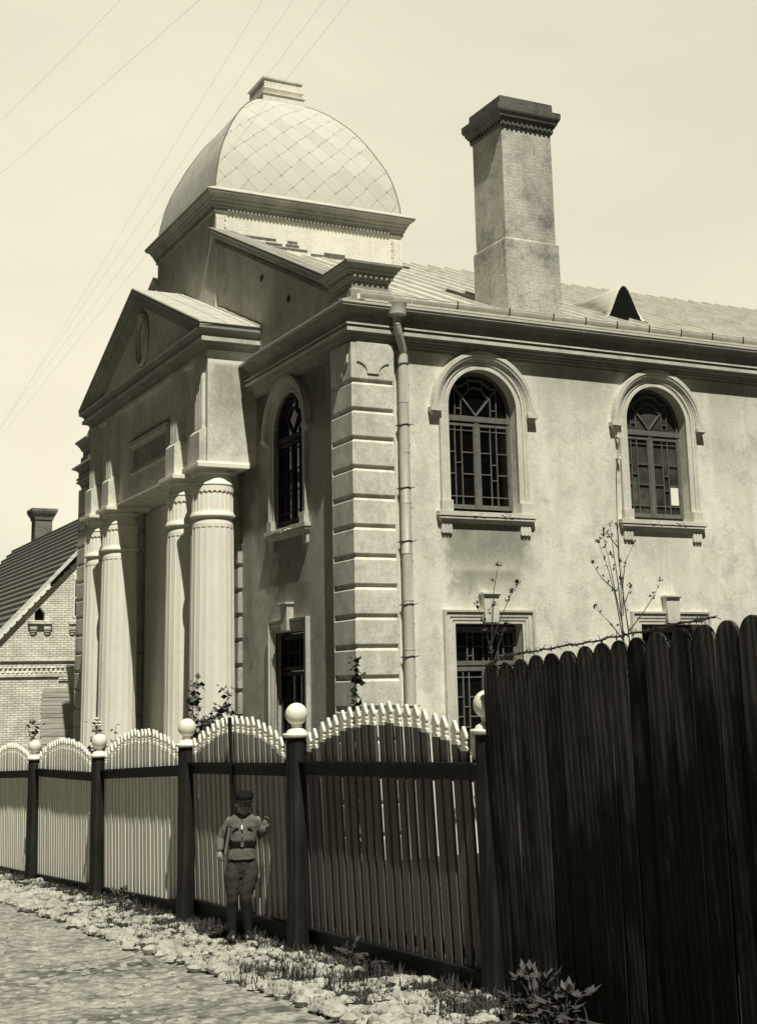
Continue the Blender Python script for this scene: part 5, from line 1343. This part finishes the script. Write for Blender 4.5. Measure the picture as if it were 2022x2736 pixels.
    limb(t, [SHR + Vector((-.015, 0, -.012)), SHR.lerp(ELR, .5), ELR, ELR.lerp(WRR, .5), ELR.lerp(WRR, .8)], [.058, .056, .052, .048, .040])
    done(t, 'tunic', 'tunic', body, .008, 2, .016)
    t = MB(); t.loft([ell((-.016, .01, .897), .137, .105, (0, 0, 1), 28), ell((-.016, .01, .90), .141, .109, (0, 0, 1), 28), ell((-.016, .01, .948), .141, .109, (0, 0, 1), 28), ell((-.016, .01, .951), .137, .105, (0, 0, 1), 28)]); done(t, 'belt', 'black', body, 0)
    t = MB(); t.box(-.032, -.108, .904, -.004, -.098, .945); done(t, 'buckle', 'brass', body, 0)
    for q in ((-.018, -.078, 1.175), (-.02, -.101, 1.05), (-.02, -.104, .99)):
        t = MB(); t.sphere(q, .008, 10, 6); done(t, 'button', 'black', body, 0)
    t = MB(); t.add([(-.030, -.094, 1.075), (-.016, -.096, 1.07), (-.012, -.091, 1.10), (-.020, -.088, 1.125), (-.031, -.091, 1.10)], [(0, 1, 2, 3, 4)]); o_ = done(t, 'shirt_opening', 'paper', body, 0); md = o_.modifiers.new('s', 'SOLIDIFY'); md.thickness = .012
    t = MB()
    for cx_, cw in ((-.085, .06), (.062, .06)): t.box(cx_ - cw / 2, -.104, 1.082, cx_ + cw / 2, -.088, 1.105)
    done(t, 'pocket_flap', 'tunic', body, .006, 2)
    # breeches
    t = MB()
    t.loft([ell((-.02, .012, .60), .09, .07, (0, 0, 1), 20), ell((-.02, .012, .68), .126, .092, (0, 0, 1), 20), ell((-.02, .012, .76), .124, .092, (0, 0, 1), 20), ell((-.02, .012, .86), .125, .092, (0, 0, 1), 20)])
    limb(t, [HL + Vector((-.015, 0, -.02)), HL.lerp(KL, .35) + Vector((-.016, 0, 0)), HL.lerp(KL, .7) + Vector((-.008, 0, 0)), KL + Vector((0, 0, .02)), KL + Vector((0, 0, -.045))], [.080, .088, .077, .064, .054], 16)
    limb(t, [HR + Vector((.015, 0, -.02)), HR.lerp(KR, .35) + Vector((.018, 0, 0)), HR.lerp(KR, .7) + Vector((.008, 0, 0)), KR + Vector((0, 0, .02)), KR + Vector((0, 0, -.045))], [.080, .088, .077, .064, .054], 16)
    done(t, 'breeches', 'breeches', body, .008, 2, .012)
    # tall boots
    for K, A_, nm in ((KL, AL, 0), (KR, AR, 1)):
        t = MB(); limb(t, [K + Vector((0, 0, -.05)), K.lerp(A_, .35) + Vector((0, .012, 0)), K.lerp(A_, .75), A_], [.058, .062, .046, .044], 16)
        yaw = -.25 if nm == 0 else .22; dx = math.sin(yaw)
        limb(t, [A_ + Vector((-dx * .05, .045, -.052)), A_ + Vector((0, -.03, -.048)), A_ + Vector((dx * .10, -.10, -.056)), A_ + Vector((dx * .14, -.14, -.062))], [.036, .041, .039, .030], 14)
        t.box(A_.x - .037 + dx * .02, A_.y - .15, .0, A_.x + .037 + dx * .02, A_.y + .075, .018); done(t, 'boot', 'boot', body, .007, 2, .006)
    # hair and cap
    t = MB(); t.loft([ell(hc + Vector((0, .03, -.02)), .074, .065, (0, .1, 1)), ell(hc + Vector((0, .022, .02)), .084, .085, (0, .1, 1)), ell(hc + Vector((0, .012, .06)), .086, .094, (0, .1, 1)), ell(hc + Vector((0, .01, .09)), .07, .08, (0, .1, 1))]); done(t, 'hair', 'hair', body, .006, 2)
    t = MB()
    t.loft([ell(hc + Vector((0, .0, .048)), .088, .100, (0, -.12, 1), 28), ell(hc + Vector((0, 0, .072)), .090, .102, (0, -.12, 1), 28), ell(hc + Vector((0, .004, .080)), .096, .108, (0, -.12, 1), 28), ell(hc + Vector((.004, .008, .104)), .101, .114, (0.1, -.18, 1), 28), ell(hc + Vector((.002, .012, .126)), .086, .10, (0.06, -.18, 1), 28), ell(hc + Vector((0, .014, .134)), .03, .03, (0, -.1, 1), 28)])
    cap = done(t, 'cap', 'black', body, .006, 2)
    t = MB(); vis = []
    for i in range(15):
        a = PI * (1.08 + .84 * i / 14); vis.append((hc + Vector((.088 * math.cos(a), .098 * math.sin(a), .052)), hc + Vector((.098 * math.cos(a), .098 * math.sin(a) - .058 * abs(math.sin(a)) ** 1.5, .030))))
    t.add([p for pr in vis for p in pr], [(2 * i, 2 * i + 1, 2 * i + 3, 2 * i + 2) for i in range(14)], 0, True)
    o_ = done(t, 'visor', 'black', cap, 0); md = o_.modifiers.new('s', 'SOLIDIFY'); md.thickness = .006
    # book held under the arm (separate thing)
    t = MB(); a = Vector((-.150, -.085, 1.10)); d = Vector((-.045, -.01, -.27)).normalized(); L_ = .275; s_ = Vector((.16, -.98, 0)).normalized(); n_ = d.cross(s_).normalized()
    def slab(u0, u1, v0, v1, w0, w1, mi): t.add([a + d * u + s_ * v + n_ * w for u in (u0, u1) for v in (v0, v1) for w in (w0, w1)], [(0, 1, 3, 2), (4, 6, 7, 5), (0, 4, 5, 1), (2, 3, 7, 6), (0, 2, 6, 4), (1, 5, 7, 3)], mi)
    slab(0, L_, 0, .02, -.019, -.014, 0); slab(0, L_, 0, .02, .014, .019, 0); slab(.006, L_ - .006, 0, .016, -.014, .014, 1); slab(0, L_, -.16, 0, -.019, .019, 0)
    o_ = t.build('book', ['black', 'frame'], None); o_.matrix_world = Matrix.Translation(base) @ Rm @ Matrix.Scale(S, 4)
    tag(o_, 'thin dark book held edge-on under the arm of the boy', 'book')
person()

# ================================================================== camera
F, CYP, YAW, PIT, ROL = 3632.754, 1119.295, math.radians(26.6204), math.radians(11.35145), math.radians(1.18308)
fw = Vector((math.sin(YAW) * math.cos(PIT), math.cos(YAW) * math.cos(PIT), math.sin(PIT))); r_ = Vector((math.cos(YAW), -math.sin(YAW), 0)); d_ = fw.cross(r_)
rr = r_ * math.cos(ROL) + d_ * math.sin(ROL); dd = -r_ * math.sin(ROL) + d_ * math.cos(ROL)
cam = bpy.data.cameras.new('camera'); co = bpy.data.objects.new('camera', cam); COL.objects.link(co)
cam.sensor_fit = 'HORIZONTAL'; cam.sensor_width = 36; cam.lens = F / 2022 * 36; cam.shift_y = -(1368 - CYP) / 2022; cam.clip_end = 2000; cam.clip_start = .1
m4 = Matrix((( rr.x, -dd.x, -fw.x, CAM.x), (rr.y, -dd.y, -fw.y, CAM.y), (rr.z, -dd.z, -fw.z, CAM.z), (0, 0, 0, 1)))
co.matrix_world = m4; sc.camera = co

# ================================================================== light
SD = Vector((.128, .60, -1.0)).normalized()
sun = bpy.data.lights.new('sun', 'SUN'); sun.energy = 5.0; sun.angle = math.radians(.5); sun.color = (1, .965, .845)
so = bpy.data.objects.new('sun', sun); COL.objects.link(so); so.rotation_euler = SD.to_track_quat('-Z', 'Y').to_euler(); so.location = (-10, -30, 40)
wd = bpy.data.worlds.new('World'); sc.world = wd; wd.use_nodes = True; nt = wd.node_tree; bg = nt.nodes['Background']
sky = nt.nodes.new('ShaderNodeTexSky'); sky.sky_type = 'NISHITA'; sky.sun_disc = False
sky.sun_elevation = math.asin(-SD.z); sky.sun_rotation = math.atan2(-SD.x, -SD.y)
sky.dust_density = 3.0; sky.air_density = 1.0
bw = nt.nodes.new('ShaderNodeRGBToBW'); nt.links.new(sky.outputs[0], bw.inputs[0])
tc = nt.nodes.new('ShaderNodeTexCoord'); dt = nt.nodes.new('ShaderNodeVectorMath'); dt.operation = 'DOT_PRODUCT'
nt.links.new(tc.outputs['Generated'], dt.inputs[0]); dt.inputs[1].default_value = Vector((math.sin(math.radians(34)), math.cos(math.radians(34)), .40)).normalized()
mr = nt.nodes.new('ShaderNodeMapRange'); mr.interpolation_type = 'SMOOTHSTEP'; mr.inputs[1].default_value = .72; mr.inputs[2].default_value = .91; mr.inputs[3].default_value = .17; mr.inputs[4].default_value = 7.5
nt.links.new(dt.outputs['Value'], mr.inputs[0])
cl = noise_n(nt, tc.outputs['Generated'], 2.2, 5, .55, (1, 1, 2.2))
clm = nt.nodes.new('ShaderNodeMapRange'); clm.inputs[1].default_value = .3; clm.inputs[2].default_value = .7; clm.inputs[3].default_value = .90; clm.inputs[4].default_value = 1.08; nt.links.new(cl, clm.inputs[0])
sky_c = nt.nodes.new('ShaderNodeMix'); sky_c.data_type = 'RGBA'; nt.links.new(mr.outputs[0], sky_c.inputs[0])
val = math_n(nt, 'MULTIPLY', math_n(nt, 'MULTIPLY', math_n(nt, 'POWER', bw.outputs[0], .20), mr.outputs[0]), clm.outputs[0])
tfac = ramp_f(nt, dt.outputs['Value'], .72, .91)
tn = mixc(nt, tfac, (.92, 1.0, .82, 1), (1.0, .935, .73, 1))
nt.links.new(mixc(nt, 1.0, comb3(nt, val), tn, 'MULTIPLY'), bg.inputs['Color']); bg.inputs['Strength'].default_value = .10
nt.nodes.remove(sky_c)
sc.view_settings.view_transform = 'Standard'; sc.view_settings.look = 'None'; sc.view_settings.exposure = 0
sc.cycles.max_bounces = 5
